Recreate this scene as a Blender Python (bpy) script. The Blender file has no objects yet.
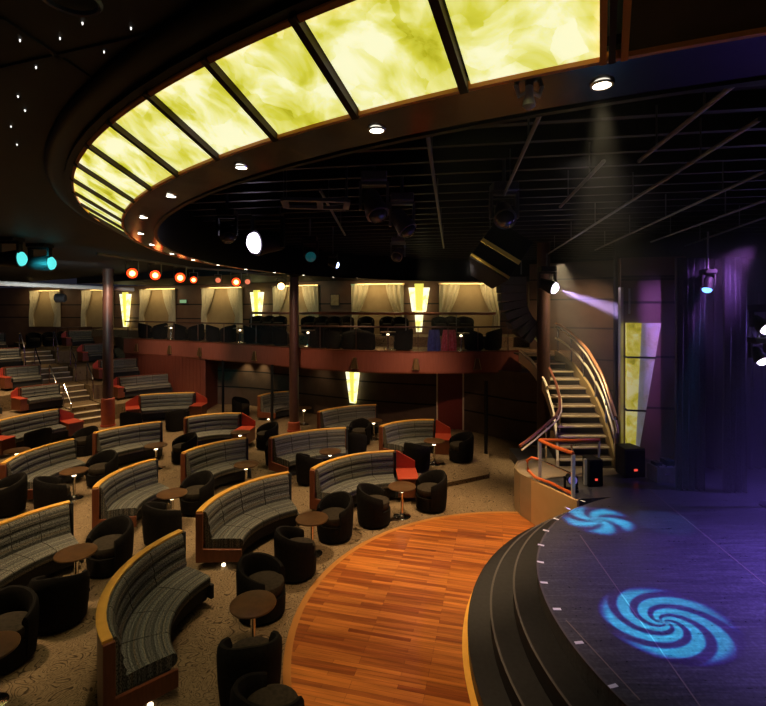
import bpy, bmesh, math, random
from math import sin, cos, pi, radians, atan2, hypot, sqrt
from mathutils import Vector, Matrix
random.seed(7)
SC = bpy.context.scene
COL = SC.collection
F, V0, U0, H = 480.0, 308.0, 383.0, 4.1

def P(u, v, z=0.0):
    Y = F * (H - z) / (v - V0)
    return Vector(((u - U0) / F * Y, Y, z))
def PY(u, v, Y):
    return Vector(((u - U0) / F * Y, Y, H - (v - V0) / F * Y))

# ------------------------------------------------------------------ materials
def mat(name, col=(.5, .5, .5), rough=.6, metal=0.0, emit=None, es=0.0, spec=.5, alpha=1.0, coat=0.0):
    m = bpy.data.materials.new(name); m.use_nodes = True
    b = m.node_tree.nodes['Principled BSDF']
    b.inputs['Base Color'].default_value = (*col, 1)
    b.inputs['Roughness'].default_value = rough
    b.inputs['Metallic'].default_value = metal
    b.inputs['Specular IOR Level'].default_value = spec
    b.inputs['Coat Weight'].default_value = coat
    if emit:
        b.inputs['Emission Color'].default_value = (*emit, 1)
        b.inputs['Emission Strength'].default_value = es
    b.inputs['Alpha'].default_value = alpha
    return m
def nt(m): return m.node_tree.nodes, m.node_tree.links, m.node_tree.nodes['Principled BSDF']
def ramp(n, stops, interp='LINEAR'):
    r = n.new('ShaderNodeValToRGB'); e = r.color_ramp.elements
    r.color_ramp.interpolation = interp
    while len(e) < len(stops): e.new(.5)
    for k, (p, c) in enumerate(stops):
        e[k].position = p; e[k].color = (*c, 1)
    return r
def noisy(name, c1, c2, scale=8, rough=.6, metal=0.0, detail=4, bump=0.0, spec=.5, stretch=None):
    m = mat(name, c1, rough, metal, spec=spec); n, l, b = nt(m)
    tc = n.new('ShaderNodeTexCoord'); t = n.new('ShaderNodeTexNoise')
    t.inputs['Scale'].default_value = scale; t.inputs['Detail'].default_value = detail
    if stretch:
        mp = n.new('ShaderNodeMapping'); mp.inputs['Scale'].default_value = stretch
        l.new(tc.outputs['Object'], mp.inputs['Vector']); l.new(mp.outputs[0], t.inputs['Vector'])
    else: l.new(tc.outputs['Object'], t.inputs['Vector'])
    r = ramp(n, [(.3, c1), (.7, c2)]); l.new(t.outputs['Fac'], r.inputs[0]); l.new(r.outputs[0], b.inputs['Base Color'])
    if bump:
        bp = n.new('ShaderNodeBump'); bp.inputs['Strength'].default_value = bump; bp.inputs['Distance'].default_value = .02
        l.new(t.outputs['Fac'], bp.inputs['Height']); l.new(bp.outputs[0], b.inputs['Normal'])
    return m

M = {}
def carpet():
    m = mat('carpet', (.2, .14, .08), .95, spec=.1); n, l, b = nt(m)
    tc = n.new('ShaderNodeTexCoord'); w = n.new('ShaderNodeTexNoise')
    w.inputs['Scale'].default_value = 2.7; w.inputs['Detail'].default_value = .6; w.inputs['Distortion'].default_value = 2.2
    l.new(tc.outputs['Object'], w.inputs['Vector'])
    mu = n.new('ShaderNodeMath'); mu.operation = 'MULTIPLY'; mu.inputs[1].default_value = 12.0
    l.new(w.outputs['Fac'], mu.inputs[0])
    fr = n.new('ShaderNodeMath'); fr.operation = 'FRACT'; l.new(mu.outputs[0], fr.inputs[0])
    r = ramp(n, [(0, (.05, .034, .018)), (.10, (.075, .05, .027)), (.22, (.235, .16, .088)), (.9, (.27, .188, .105)), (1, (.14, .096, .054))])
    l.new(fr.outputs[0], r.inputs[0])
    sp = n.new('ShaderNodeTexNoise'); sp.inputs['Scale'].default_value = 45; l.new(tc.outputs['Object'], sp.inputs['Vector'])
    r2 = ramp(n, [(.35, (.72, .72, .72)), (.65, (1.1, 1.1, 1.1))]); l.new(sp.outputs['Fac'], r2.inputs[0])
    mx = n.new('ShaderNodeMix'); mx.data_type = 'RGBA'; mx.blend_type = 'MULTIPLY'; mx.inputs[0].default_value = 1
    l.new(r.outputs[0], mx.inputs[6]); l.new(r2.outputs[0], mx.inputs[7]); l.new(mx.outputs[2], b.inputs['Base Color'])
    return m
def planks():
    m = mat('dance_floor_planks', (.5, .2, .06), .32, spec=.45); n, l, b = nt(m)
    tc = n.new('ShaderNodeTexCoord'); mp = n.new('ShaderNodeMapping')
    mp.inputs['Rotation'].default_value = (0, 0, radians(14)); l.new(tc.outputs['Object'], mp.inputs['Vector'])
    bk = n.new('ShaderNodeTexBrick'); bk.inputs['Scale'].default_value = 1.0
    bk.inputs['Brick Width'].default_value = .8; bk.inputs['Row Height'].default_value = .062
    bk.inputs['Mortar Size'].default_value = .0015; bk.inputs['Bias'].default_value = 0
    bk.offset = .37; bk.offset_frequency = 3
    bk.inputs['Color1'].default_value = (.56, .2, .04, 1); bk.inputs['Color2'].default_value = (.26, .07, .018, 1); bk.inputs['Mortar'].default_value = (.12, .035, .012, 1)
    l.new(mp.outputs[0], bk.inputs['Vector'])
    mp2 = n.new('ShaderNodeMapping'); mp2.inputs['Scale'].default_value = (1.2, 22, 1); l.new(mp.outputs[0], mp2.inputs['Vector'])
    no = n.new('ShaderNodeTexNoise'); no.inputs['Scale'].default_value = 1.0; no.inputs['Detail'].default_value = 5; l.new(mp2.outputs[0], no.inputs['Vector'])
    r2 = ramp(n, [(.3, (.6, .55, .5)), (.7, (1.25, 1.2, 1.15))]); l.new(no.outputs['Fac'], r2.inputs[0])
    mx = n.new('ShaderNodeMix'); mx.data_type = 'RGBA'; mx.blend_type = 'MULTIPLY'; mx.inputs[0].default_value = 1
    l.new(bk.outputs['Color'], mx.inputs[6]); l.new(r2.outputs[0], mx.inputs[7]); l.new(mx.outputs[2], b.inputs['Base Color'])
    return m
def stripes():
    m = mat('striped_fabric', (.2, .19, .16), .85, spec=.2); n, l, b = nt(m)
    tc = n.new('ShaderNodeTexCoord'); sx = n.new('ShaderNodeSeparateXYZ'); l.new(tc.outputs['UV'], sx.inputs[0])
    # bands across the profile length
    cb = n.new('ShaderNodeCombineXYZ'); mu = n.new('ShaderNodeMath'); mu.operation = 'MULTIPLY'; mu.inputs[1].default_value = 17
    l.new(sx.outputs['Y'], mu.inputs[0]); fl = n.new('ShaderNodeMath'); fl.operation = 'FLOOR'; 
    mu3 = n.new('ShaderNodeMath'); mu3.operation = 'MULTIPLY'; mu3.inputs[1].default_value = 58; l.new(sx.outputs['Y'], mu3.inputs[0]); l.new(mu3.outputs[0], fl.inputs[0])
    wn = n.new('ShaderNodeTexWhiteNoise'); wn.noise_dimensions = '1D'; l.new(fl.outputs[0], wn.inputs['W'])
    r = ramp(n, [(0, (.075, .075, .07)), (.25, (.13, .13, .12)), (.45, (.20, .185, .15)), (.6, (.10, .098, .09)), (.75, (.17, .175, .165)), (.9, (.14, .115, .085))], 'CONSTANT')
    l.new(wn.outputs['Value'], r.inputs[0])
    mp = n.new('ShaderNodeMapping'); mp.inputs['Scale'].default_value = (48, 120, 1); l.new(tc.outputs['UV'], mp.inputs['Vector'])
    no = n.new('ShaderNodeTexNoise'); no.inputs['Scale'].default_value = 1; no.inputs['Detail'].default_value = 1; l.new(mp.outputs[0], no.inputs['Vector'])
    r2 = ramp(n, [(.38, (.15, .15, .15)), (.6, (1.45, 1.42, 1.32))]); l.new(no.outputs['Fac'], r2.inputs[0])
    mx = n.new('ShaderNodeMix'); mx.data_type = 'RGBA'; mx.blend_type = 'MULTIPLY'; mx.inputs[0].default_value = 1
    l.new(r.outputs[0], mx.inputs[6]); l.new(r2.outputs[0], mx.inputs[7]); l.new(mx.outputs[2], b.inputs['Base Color'])
    return m
def marble(name, es, cols):
    m = mat(name, cols[1], .25); n, l, b = nt(m)
    tc = n.new('ShaderNodeTexCoord'); no = n.new('ShaderNodeTexNoise'); no.inputs['Scale'].default_value = 3.4
    no.inputs['Detail'].default_value = 5; no.inputs['Distortion'].default_value = .5; no.inputs['Roughness'].default_value = .55
    l.new(tc.outputs['Object'], no.inputs['Vector'])
    vo = n.new('ShaderNodeTexVoronoi'); vo.inputs['Scale'].default_value = 7.5
    ad = n.new('ShaderNodeMixRGB'); ad.inputs[0].default_value = .12; l.new(tc.outputs['Object'], ad.inputs[1]); l.new(no.outputs['Color'], ad.inputs[2])
    l.new(ad.outputs[0], vo.inputs['Vector'])
    mm = n.new('ShaderNodeMath'); mm.operation = 'MULTIPLY_ADD'; mm.inputs[1].default_value = .09
    sep = n.new('ShaderNodeSeparateColor'); l.new(vo.outputs['Color'], sep.inputs[0]); l.new(sep.outputs[0], mm.inputs[0])
    sb = n.new('ShaderNodeMath'); sb.operation = 'ADD'; sb.inputs[1].default_value = -.025; l.new(no.outputs['Fac'], sb.inputs[0]); l.new(sb.outputs[0], mm.inputs[2])
    r = ramp(n, [(.3, cols[0]), (.42, cols[1]), (.52, cols[2]), (.62, cols[3])]); l.new(mm.outputs[0], r.inputs[0])
    l.new(r.outputs[0], b.inputs['Emission Color']); b.inputs['Emission Strength'].default_value = es
    l.new(r.outputs[0], b.inputs['Base Color'])
    return m
def stagefloor():
    m = mat('stage_floor_black', (.05, .05, .055), .33, spec=.4); n, l, b = nt(m)
    tc = n.new('ShaderNodeTexCoord'); no = n.new('ShaderNodeTexNoise'); no.inputs['Scale'].default_value = 30; no.inputs['Detail'].default_value = 6
    l.new(tc.outputs['Object'], no.inputs['Vector'])
    mp = n.new('ShaderNodeMapping'); mp.inputs['Scale'].default_value = (3, 60, 1); mp.inputs['Rotation'].default_value = (0, 0, .5); l.new(tc.outputs['Object'], mp.inputs['Vector'])
    n2 = n.new('ShaderNodeTexNoise'); n2.inputs['Scale'].default_value = .7; n2.inputs['Detail'].default_value = 3; l.new(mp.outputs[0], n2.inputs['Vector'])
    ad = n.new('ShaderNodeMath'); ad.operation = 'ADD'; l.new(no.outputs['Fac'], ad.inputs[0]); l.new(n2.outputs['Fac'], ad.inputs[1])
    r = ramp(n, [(.7/2, (.035, .035, .037)), (1.0/2, (.06, .06, .062)), (1.3/2, (.11, .11, .112))])
    hf = n.new('ShaderNodeMath'); hf.operation = 'MULTIPLY'; hf.inputs[1].default_value = .5; l.new(ad.outputs[0], hf.inputs[0]); l.new(hf.outputs[0], r.inputs[0])
    l.new(r.outputs[0], b.inputs['Base Color'])
    rr = ramp(n, [(.3, (.25, .25, .25)), (.7, (.45, .45, .45))]); l.new(hf.outputs[0], rr.inputs[0]); l.new(rr.outputs[0], b.inputs['Roughness'])
    return m
M['carpet'] = carpet(); M['planks'] = planks(); M['stripe'] = stripes(); M['stage'] = stagefloor()
M['yellow'] = marble('lit_onyx_glass', .88, [(.44, .42, .010), (.67, .65, .055), (.87, .85, .28), (1.0, .99, .62)])
M['sconce'] = marble('sconce_glass', 1.25, [(.75, .62, .08), (.9, .8, .2), (1, .93, .5), (1, .97, .7)])
M['sconce_deep'] = mat('sconce_centre_glass', (.8, .7, .1), .3, emit=(.85, .78, .12), es=1.0)
M['sconce_stage'] = marble('onyx_wedge_glass', .5, [(.3, .25, .01), (.6, .5, .03), (.7, .6, .12), (.8, .72, .3)])
M['wedge_side'] = marble('onyx_wedge_grey_glass', .13, [(.45, .42, .3), (.6, .56, .5), (.6, .58, .62), (.65, .62, .7)])
M['black'] = mat('matt_black', (.006, .006, .007), .6, spec=.3)
M['ceil'] = noisy('dark_ceiling', (.005, .005, .0055), (.009, .009, .0095), 3, .6, spec=.25)
M['blackgloss'] = mat('gloss_black', (.003, .003, .0035), .4, spec=.12)
M['pipe'] = mat('grey_pipe', (.15, .15, .16), .4, .3)
M['lip'] = mat('bronze_soffit', (.009, .004, .003), .2, 0.0, spec=.55, coat=.1)
M['brown'] = noisy('brown_frame', (.03, .011, .006), (.05, .018, .009), 12, .5)
M['amber'] = mat('amber_frame', (.9, .34, .07), .4)
M['unlit'] = noisy('unlit_onyx', (.05, .035, .012), (.09, .06, .025), 5, .3)
M['orange_wood'] = noisy('honey_wood_rail', (.74, .38, .06), (.84, .46, .085), 9, .3, stretch=(1, 1, 8))
M['red_wood'] = noisy('cherry_wood', (.13, .036, .014), (.19, .053, .02), 7, .35, stretch=(6, 6, 1))
M['red_top'] = noisy('red_laminate', (.40, .05, .02), (.46, .062, .026), 9, .4)
M['fascia'] = noisy('mahogany_fascia', (.27, .085, .052), (.33, .105, .066), 4, .42, stretch=(5, 5, .6))
M['tub'] = noisy('dark_chair_fabric', (.004, .0032, .0028), (.010, .008, .006), 22, .9, spec=.15)
M['tubseat'] = noisy('brown_seat_fabric', (.022, .017, .011), (.045, .034, .022), 24, .9, spec=.15)
M['darkbase'] = mat('black_plinth', (.012, .011, .01), .7)
M['ridgefab'] = noisy('dark_ribbed_fabric', (.008, .008, .008), (.03, .03, .028), 60, .9)
M['chrome'] = mat('chrome', (.75, .72, .66), .16, 1.0)
M['brass'] = mat('brass', (.75, .58, .3), .28, 1.0)
M['tabletop'] = noisy('table_wood', (.065, .032, .012), (.11, .054, .02), 10, .3)
M['wall'] = noisy('brown_wall_panel', (.085, .055, .035), (.125, .08, .05), 2.5, .6)
M['groove'] = mat('groove_shadow_gap', (.008, .007, .006), .8)
M['plankwall'] = noisy('red_plank_wall', (.14, .035, .02), (.2, .05, .028), 5, .5, stretch=(8, 8, .4))
M['drape'] = noisy('gold_sheer_curtain', (.55, .47, .30), (.72, .64, .44), 6, .6, stretch=(6, 6, .5))
M['blindfab'] = noisy('beige_blind', (.36, .25, .12), (.42, .30, .15), 3, .8)
M['glass'] = mat('rail_glass', (.1, .12, .12), .05, alpha=.04)
M['stagecurtain'] = noisy('black_velour', (.012, .012, .02), (.05, .05, .075), 35, .7, spec=.4)
M['nose'] = mat('step_nosing', (.095, .085, .08), .5)
M['riser'] = noisy('step_black', (.008, .008, .009), (.016, .0155, .017), 20, .5)
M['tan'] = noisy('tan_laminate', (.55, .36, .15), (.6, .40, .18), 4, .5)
M['beigefloor'] = noisy('beige_carpet', (.28, .22, .15), (.36, .28, .19), 25, .9)
M['white'] = mat('white_tape', (.8, .8, .82), .6)
M['stair'] = noisy('stair_carpet', (.10, .07, .042), (.17, .12, .07), 25, .9)
M['nosing'] = mat('pale_stair_nosing', (.88, .74, .5), .4)
M['goldtrim'] = mat('gold_trim', (.8, .58, .12), .5, .0)
M['red_rail'] = mat('orange_handrail', (.62, .13, .03), .3, coat=.3)
M['darkcol'] = noisy('column_brown', (.06, .028, .018), (.085, .04, .026), 5, .45)
M['colred'] = noisy('column_red_wood', (.26, .05, .025), (.33, .07, .03), 6, .4)
def emis(name, c, s):
    return mat(name, (.02, .02, .02), .4, emit=c, es=s)
M['e_white'] = emis('lamp_warm_white', (1, .92, .75), 9)
M['e_glint'] = emis('glint_glow', (1, .8, .5), 5)  # emission standing in for glints on chrome, no lamp
M['e_violet'] = emis('lens_violet', (.85, .75, 1), 5)
M['e_red'] = emis('lens_red', (1, .05, .008), 3.0)
M['e_redhot'] = emis('bulb_red_hot', (1, .42, .1), 9)
M['e_dimred'] = emis('lens_dim_red', (1, .25, .12), .8)
M['e_amber'] = emis('lens_amber', (1, .55, .2), 9)
M['e_cyan'] = emis('lens_cyan', (.10, .75, .72), 1.1)
M['e_star'] = emis('star_point', (1, .97, .9), 1.6)
M['e_blue'] = emis('lens_blue', (.12, .35, 1), 4)
M['e_green'] = emis('exit_sign_face', (.35, .62, .3), .5)
M['e_badge'] = emis('red_badge', (1, .08, .05), .9)
M['redcloth'] = noisy('red_patterned_cloth', (.35, .02, .05), (.5, .12, .2), 14, .8)
M['bluecloth'] = noisy('blue_cloth', (.02, .03, .2), (.04, .06, .3), 9, .8)
M['greycase'] = noisy('grey_case', (.10, .10, .11), (.15, .15, .16), 9, .5)
M['arrayfab'] = noisy('speaker_grille_cloth', (.02, .018, .018), (.04, .036, .034), 45, .8)
M['pict'] = noisy('picture_print', (.35, .24, .1), (.6, .42, .2), 8, .6)
M['darkglass'] = mat('dark_lens', (.06, .06, .08), .12, spec=.8)
M['headgrey'] = mat('fixture_grey', (.16, .16, .18), .4)
M['cream'] = mat('cream_metal', (.82, .72, .52), .3, .2)
M['cord'] = mat('grey_soffit_tube', (.62, .62, .6), .35, .1)

# ------------------------------------------------------------------ mesh builder
class MB:
    def __init__(s): s.v = []; s.f = []; s.uv = None
    def add(s, vs, fs):
        o = len(s.v); s.v += [tuple(v) for v in vs]; s.f += [tuple(i + o for i in f) for f in fs]
        return s
    def box(s, c, d, rz=0.0, mtx=None):
        x, y, z = d[0] / 2, d[1] / 2, d[2] / 2
        vs = [Vector((a * x, b * y, e * z)) for e in (-1, 1) for b in (-1, 1) for a in (-1, 1)]
        R = mtx if mtx else Matrix.Rotation(rz, 3, 'Z')
        vs = [R @ v + Vector(c) for v in vs]
        return s.add(vs, [(0, 2, 3, 1), (4, 5, 7, 6), (0, 1, 5, 4), (2, 6, 7, 3), (0, 4, 6, 2), (1, 3, 7, 5)])
    def beam(s, a, b, w, h):
        a, b = Vector(a), Vector(b); d = b - a; L = d.length
        q = d.to_track_quat('Y', 'Z').to_matrix()
        return s.box((a + b) / 2, (w, L, h), mtx=q)
    def tube(s, pts, r, n=8, closed=False):
        pts = [Vector(p) for p in pts]; k = len(pts); vs = []; fs = []
        rr = r if isinstance(r, (list, tuple)) else [r] * k
        up = Vector((0, 0, 1))
        for i, p in enumerate(pts):
            t = (pts[min(i + 1, k - 1)] - pts[max(i - 1, 0)])
            if closed: t = pts[(i + 1) % k] - pts[(i - 1) % k]
            t.normalize()
            a = t.cross(up)
            if a.length < .05: a = t.cross(Vector((1, 0, 0)))
            a.normalize(); b = t.cross(a)
            vs += [p + (a * cos(2 * pi * j / n) + b * sin(2 * pi * j / n)) * rr[i] for j in range(n)]
        for i in range(k if closed else k - 1):
            i2 = (i + 1) % k
            for j in range(n):
                j2 = (j + 1) % n
                fs.append((i * n + j, i * n + j2, i2 * n + j2, i2 * n + j))
        if not closed:
            fs.append(tuple(range(n))); fs.append(tuple(range((k - 1) * n, k * n))[::-1])
        return s.add(vs, fs)
    def lathe(s, prof, n=24, c=(0, 0, 0), ring=False):
        vs = []; fs = []; k = len(prof)
        for (r, z) in prof:
            vs += [(c[0] + max(r, .0005) * cos(2 * pi * j / n), c[1] + max(r, .0005) * sin(2 * pi * j / n), c[2] + z) for j in range(n)]
        for i in range(k - 1):
            for j in range(n):
                j2 = (j + 1) % n
                fs.append((i * n + j, i * n + j2, (i + 1) * n + j2, (i + 1) * n + j))
        if ring: fs += [((k - 1) * n + j, (k - 1) * n + (j + 1) % n, (j + 1) % n, j) for j in range(n)]
        else: fs.append(tuple(range(n))[::-1]); fs.append(tuple(range((k - 1) * n, k * n)))
        return s.add(vs, fs)
    def prism(s, poly, z0, z1):
        n = len(poly); vs = [(p[0], p[1], z0) for p in poly] + [(p[0], p[1], z1) for p in poly]
        fs = [tuple(range(n))[::-1], tuple(range(n, 2 * n))] + [(i, (i + 1) % n, n + (i + 1) % n, n + i) for i in range(n)]
        return s.add(vs, fs)
    def sweep(s, frames, prof, uscale=None, caps=True):
        """frames: list of (origin, outvec) in XY; prof: closed list (d,z); with UV along (arc, profile)"""
        n = len(prof); vs = []; fs = []
        if s.uv is None: s.uv = {}
        pl = [0]
        for i in range(n): pl.append(pl[-1] + hypot(prof[(i + 1) % n][0] - prof[i][0], prof[(i + 1) % n][1] - prof[i][1]))
        al = [0]
        for i in range(1, len(frames)): al.append(al[-1] + (Vector(frames[i][0]) - Vector(frames[i - 1][0])).length)
        for (o, d) in frames:
            for (a, z) in prof: vs.append((o[0] + d[0] * a, o[1] + d[1] * a, z))
        base = len(s.f); off = uscale or 0
        for i in range(len(frames) - 1):
            for j in range(n):
                j2 = (j + 1) % n
                s.uv[len(s.f) + len(fs)] = [(al[i] + off, pl[j]), (al[i + 1] + off, pl[j]), (al[i + 1] + off, pl[j + 1]), (al[i] + off, pl[j + 1])]
                fs.append((i * n + j, (i + 1) * n + j, (i + 1) * n + j2, i * n + j2))
        if caps:
            for q, rev in ((0, False), ((len(frames) - 1) * n, True)):
                t = tuple(range(q, q + n)); 
                s.uv[len(s.f) + len(fs)] = [(p[1], p[0]) for p in (prof[::-1] if rev else prof)]
                fs.append(t[::-1] if rev else t)
        return s.add(vs, fs)
    def obj(s, name, m, parent=None, bevel=0, smooth=True, loc=None, rz=0):
        me = bpy.data.meshes.new(name); me.from_pydata(s.v, [], s.f)
        if s.uv:
            ul = me.uv_layers.new(name='UVMap')
            for p in me.polygons:
                q = s.uv.get(p.index)
                if q:
                    for k, li in enumerate(p.loop_indices): ul.data[li].uv = q[k % len(q)]
        bm = bmesh.new(); bm.from_mesh(me); bmesh.ops.recalc_face_normals(bm, faces=bm.faces); bm.to_mesh(me); bm.free()
        if smooth:
            for p in me.polygons: p.use_smooth = True
            me.set_sharp_from_angle(angle=radians(38))
        me.materials.append(m)
        o = bpy.data.objects.new(name, me); COL.objects.link(o)
        if parent: o.parent = parent
        if loc is not None: o.location = loc
        o.rotation_euler.z = rz
        if bevel:
            bv = o.modifiers.new('bevel', 'BEVEL'); bv.width = bevel; bv.segments = 2; bv.limit_method = 'ANGLE'
        return o

def tag(o, label, cat, group=None):
    o['label'] = label; o['category'] = cat
    if group: o['group'] = group
    return o
def thing(name, label, cat, loc=(0, 0, 0), rz=0, group=None):
    o = bpy.data.objects.new(name, None); COL.objects.link(o); o.location = loc; o.rotation_euler.z = rz
    o.empty_display_size = .1
    return tag(o, label, cat, group)
def struct(mb, name, m, **k):
    o = mb.obj(name, m, **k); o['kind'] = 'structure'; return o
def dup(root, loc, rz, label, group=None):
    r = root.copy(); COL.objects.link(r); r.location = loc; r.rotation_euler.z = rz; r['label'] = label
    if group: r['group'] = group
    for ch in list(root.children):
        c = ch.copy(); COL.objects.link(c); c.parent = r
        for g in ch.children:
            d = g.copy(); COL.objects.link(d); d.parent = c
    return r
ORD = ['first', 'second', 'third', 'fourth', 'fifth', 'sixth', 'seventh', 'eighth', 'ninth', 'tenth', 'eleventh', 'twelfth', 'thirteenth',
       'fourteenth', 'fifteenth', 'sixteenth', 'seventeenth', 'eighteenth', 'nineteenth', 'twentieth', 'twenty-first', 'twenty-second', 'twenty-third', 'twenty-fourth', 'twenty-fifth', 'twenty-sixth']

# ------------------------------------------------------------------ lamps
def spot(loc, target, power, col=(1, .72, .42), size=90, blend=.6, rad=.05, name='spot_beam'):
    d = bpy.data.lights.new(name, 'SPOT'); d.energy = power; d.color = col; d.spot_size = radians(size); d.spot_blend = blend
    d.shadow_soft_size = rad
    o = bpy.data.objects.new(name, d); COL.objects.link(o); o.location = loc
    o.rotation_euler = (Vector(target) - Vector(loc)).to_track_quat('-Z', 'Y').to_euler()
    return o
def area(loc, target, power, col, sx, sy, name='cove_light', spread=180):
    d = bpy.data.lights.new(name, 'AREA'); d.shape = 'RECTANGLE'; d.size = sx; d.size_y = sy; d.energy = power; d.color = col
    d.spread = radians(spread)
    o = bpy.data.objects.new(name, d); COL.objects.link(o); o.location = loc
    o.rotation_euler = (Vector(target) - Vector(loc)).to_track_quat('-Z', 'Y').to_euler()
    return o

# ================================================================== SETTING
STZ = .83
SCN = (5.27, 5.1)         # stage centre
WCN = (2.38, 6.06)       # dance floor centre
RC = Vector((4.33, 9.57))  # ceiling ring centre

struct(MB().prism([(-34, -3), (12, -3), (12, 34), (-34, 34)], -.1, 0.0), 'floor', M['carpet'], smooth=False)
# dance floor disc + border
def circ(c, r, n=96, a0=0, a1=2 * pi, end=False):
    k = n + (1 if end else 0)
    return [(c[0] + r * cos(a0 + (a1 - a0) * i / n), c[1] + r * sin(a0 + (a1 - a0) * i / n)) for i in range(k)]
struct(MB().prism(circ(WCN, 3.48), 0, .022), 'floor_dance', M['planks'], smooth=False)
mb = MB(); mb.sweep([((WCN[0], WCN[1]), (cos(a), sin(a))) for a in [2 * pi * i / 96 for i in range(97)]], [(3.48, 0), (3.57, 0), (3.57, .02), (3.555, .026), (3.48, .024)], caps=False)
struct(mb, 'trim_dance_floor', mat('dance_floor_edge', (.45, .19, .045), .35))
# stage: three treads and deck.   deck polygon = disc sector + body to the right
def stage_poly(r, y0=-1.0, y1=10.9, x1=10.5):
    pts = []
    a0 = pi - math.asin(min(1, (5.3 - 1.6) / r)) * -1
    for i in range(61):
        a = radians(112 + (258 - 112) * i / 60)
        pts.append((SCN[0] + r * cos(a), SCN[1] + r * sin(a)))
    return pts
def stage_body(r):
    p = stage_poly(r)
    return p + [(p[-1][0] + .3, -1.0), (10.5, -1.0), (10.5, 8.0), (SCN[0] + r * cos(radians(112)) + .3, SCN[1] + r * sin(radians(112)))]
for k, r in enumerate((4.30, 4.03, 3.75)):
    z0 = STZ * k / 4; z1 = STZ * (k + 1) / 4
    struct(MB().prism(stage_body(r), z0, z1), 'stage_step', M['riser'])
deck = stage_poly(3.46)
deck = deck + [(deck[-1][0] + .3, -1.0), (10.5, -1.0), (10.5, 11.2), (2.95, 11.2), (2.85, 9.15), (3.27, 8.20)]
struct(MB().prism(deck, STZ * .75, STZ), 'stage_floor', M['stage'])
# nosings on the step edges
for k, r in enumerate((4.30, 4.03, 3.75, 3.46)):
    z = STZ * (k + 1) / 4
    mb = MB(); mb.sweep([(SCN, (cos(a), sin(a))) for a in [radians(125 + (250 - 125) * i / 60) for i in range(61)]], [(r - .018, z - .002), (r + .006, z - .002), (r + .006, z + .004), (r - .018, z + .004)])
    o = struct(mb, 'trim_step_nosing', M['nose'] if k else M['riser'])
mb = MB(); mb.sweep([(SCN, (cos(a), sin(a))) for a in [radians(118 + (250 - 118) * i / 60) for i in range(61)]], [(4.30, .0), (4.37, .0), (4.37, .035), (4.30, .035)])
struct(mb, 'trim_stage_foot', M['orange_wood'])
# white tape marks on the deck edge
marks = [(583, 501), (568, 508.5), (556, 519), (546, 530.5), (541, 545), (540.5, 562), (544, 582.5), (557, 609), (579, 642.5), (613, 686)]
for k, (u, v) in enumerate(marks):
    p = P(u, v, STZ + .003)
    a = atan2(p.y - SCN[1], p.x - SCN[0])
    o = MB().box((0, 0, 0), (.085, .035, .004)).obj('tape_mark', M['white'], loc=p, rz=a + pi / 2 * 0)
    tag(o, 'short white tape mark on the stage edge, ' + ORD[k] + ' counting from the staircase', 'tape mark', 'white tape marks along the stage edge')
# seams on stage: thin lines
for (a, b) in (((580, 535), (700, 706)), ((650, 490), (766, 585)), ((566, 620), (640, 700))):
    A, B = P(a[0], a[1], STZ + .001), P(b[0], b[1], STZ + .001)
    struct(MB().beam(A, B, .012, .003), 'trim_stage_seam', mat('seam_tape', (.2, .16, .13), .5))

# landing at the stair foot
land = [(3.27, 8.10), (2.86, 9.12), (2.72, 9.45), (2.72, 9.8), (2.9, 10.2), (3.3, 10.45), (4.95, 10.45), (4.95, 9.55), (4.3, 9.35), (3.6, 9.3)]
struct(MB().prism(land[1:], 0, STZ + .004), 'floor_landing', M['beigefloor'])
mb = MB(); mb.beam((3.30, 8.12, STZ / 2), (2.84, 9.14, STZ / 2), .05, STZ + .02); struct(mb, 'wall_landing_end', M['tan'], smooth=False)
mb = MB(); mb.sweep([((x, y), (0, 0)) for x, y in land[1:6]], [(0, 0)] * 3, caps=False) if False else None
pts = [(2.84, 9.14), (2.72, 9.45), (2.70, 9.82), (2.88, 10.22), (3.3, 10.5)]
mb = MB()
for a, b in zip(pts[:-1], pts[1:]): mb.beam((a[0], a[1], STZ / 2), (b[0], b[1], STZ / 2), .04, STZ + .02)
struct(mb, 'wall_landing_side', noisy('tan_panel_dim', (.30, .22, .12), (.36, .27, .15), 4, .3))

# --- balcony
FP = [(125, 21.7), (165, 20.5), (205, 19.2), (250, 17.9), (300, 16.4), (350, 15.45), (400, 15.1), (450, 15.05), (490, 15.15), (520, 15.5)]
FP = [Vector(((u - U0) / F * Y, Y)) for u, Y in FP]
WP = [(-60, 28.5), (0, 27.5), (60, 26.8), (125, 25.4), (200, 23.6), (250, 22.2), (300, 20.8), (350, 19.8), (400, 19.3), (450, 19.2), (500, 19.2), (545, 19.4)]
WP = [Vector(((u - U0) / F * Y, Y)) for u, Y in WP]
def cat(pts, n=6):
    out = []
    for i in range(len(pts) - 1):
        p0 = pts[max(i - 1, 0)]; p1 = pts[i]; p2 = pts[i + 1]; p3 = pts[min(i + 2, len(pts) - 1)]
        for k in range(n):
            t = k / n
            out.append(.5 * ((2 * p1) + (-p0 + p2) * t + (2 * p0 - 5 * p1 + 4 * p2 - p3) * t * t + (-p0 + 3 * p1 - 3 * p2 + p3) * t ** 3))
    out.append(pts[-1].copy()); return out
FS = cat(FP); WS = cat(WP)
def at_u(S, u):
    """point and outward frame of a curve in plan where the sight line of column u meets it"""
    k = (u - U0) / F
    for a, b in zip(S[:-1], S[1:]):
        fa = a.x - k * a.y; fb = b.x - k * b.y
        if fa * fb <= 0:
            t = fa / (fa - fb) if fa != fb else 0
            return a.lerp(b, t), (b - a).normalized()
    return None, None
def offs(S, d):
    out = []
    for i, p in enumerate(S):
        t = (S[min(i + 1, len(S) - 1)] - S[max(i - 1, 0)]).normalized()
        out.append(p + Vector((-t.y, t.x)) * d)
    return out
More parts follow.
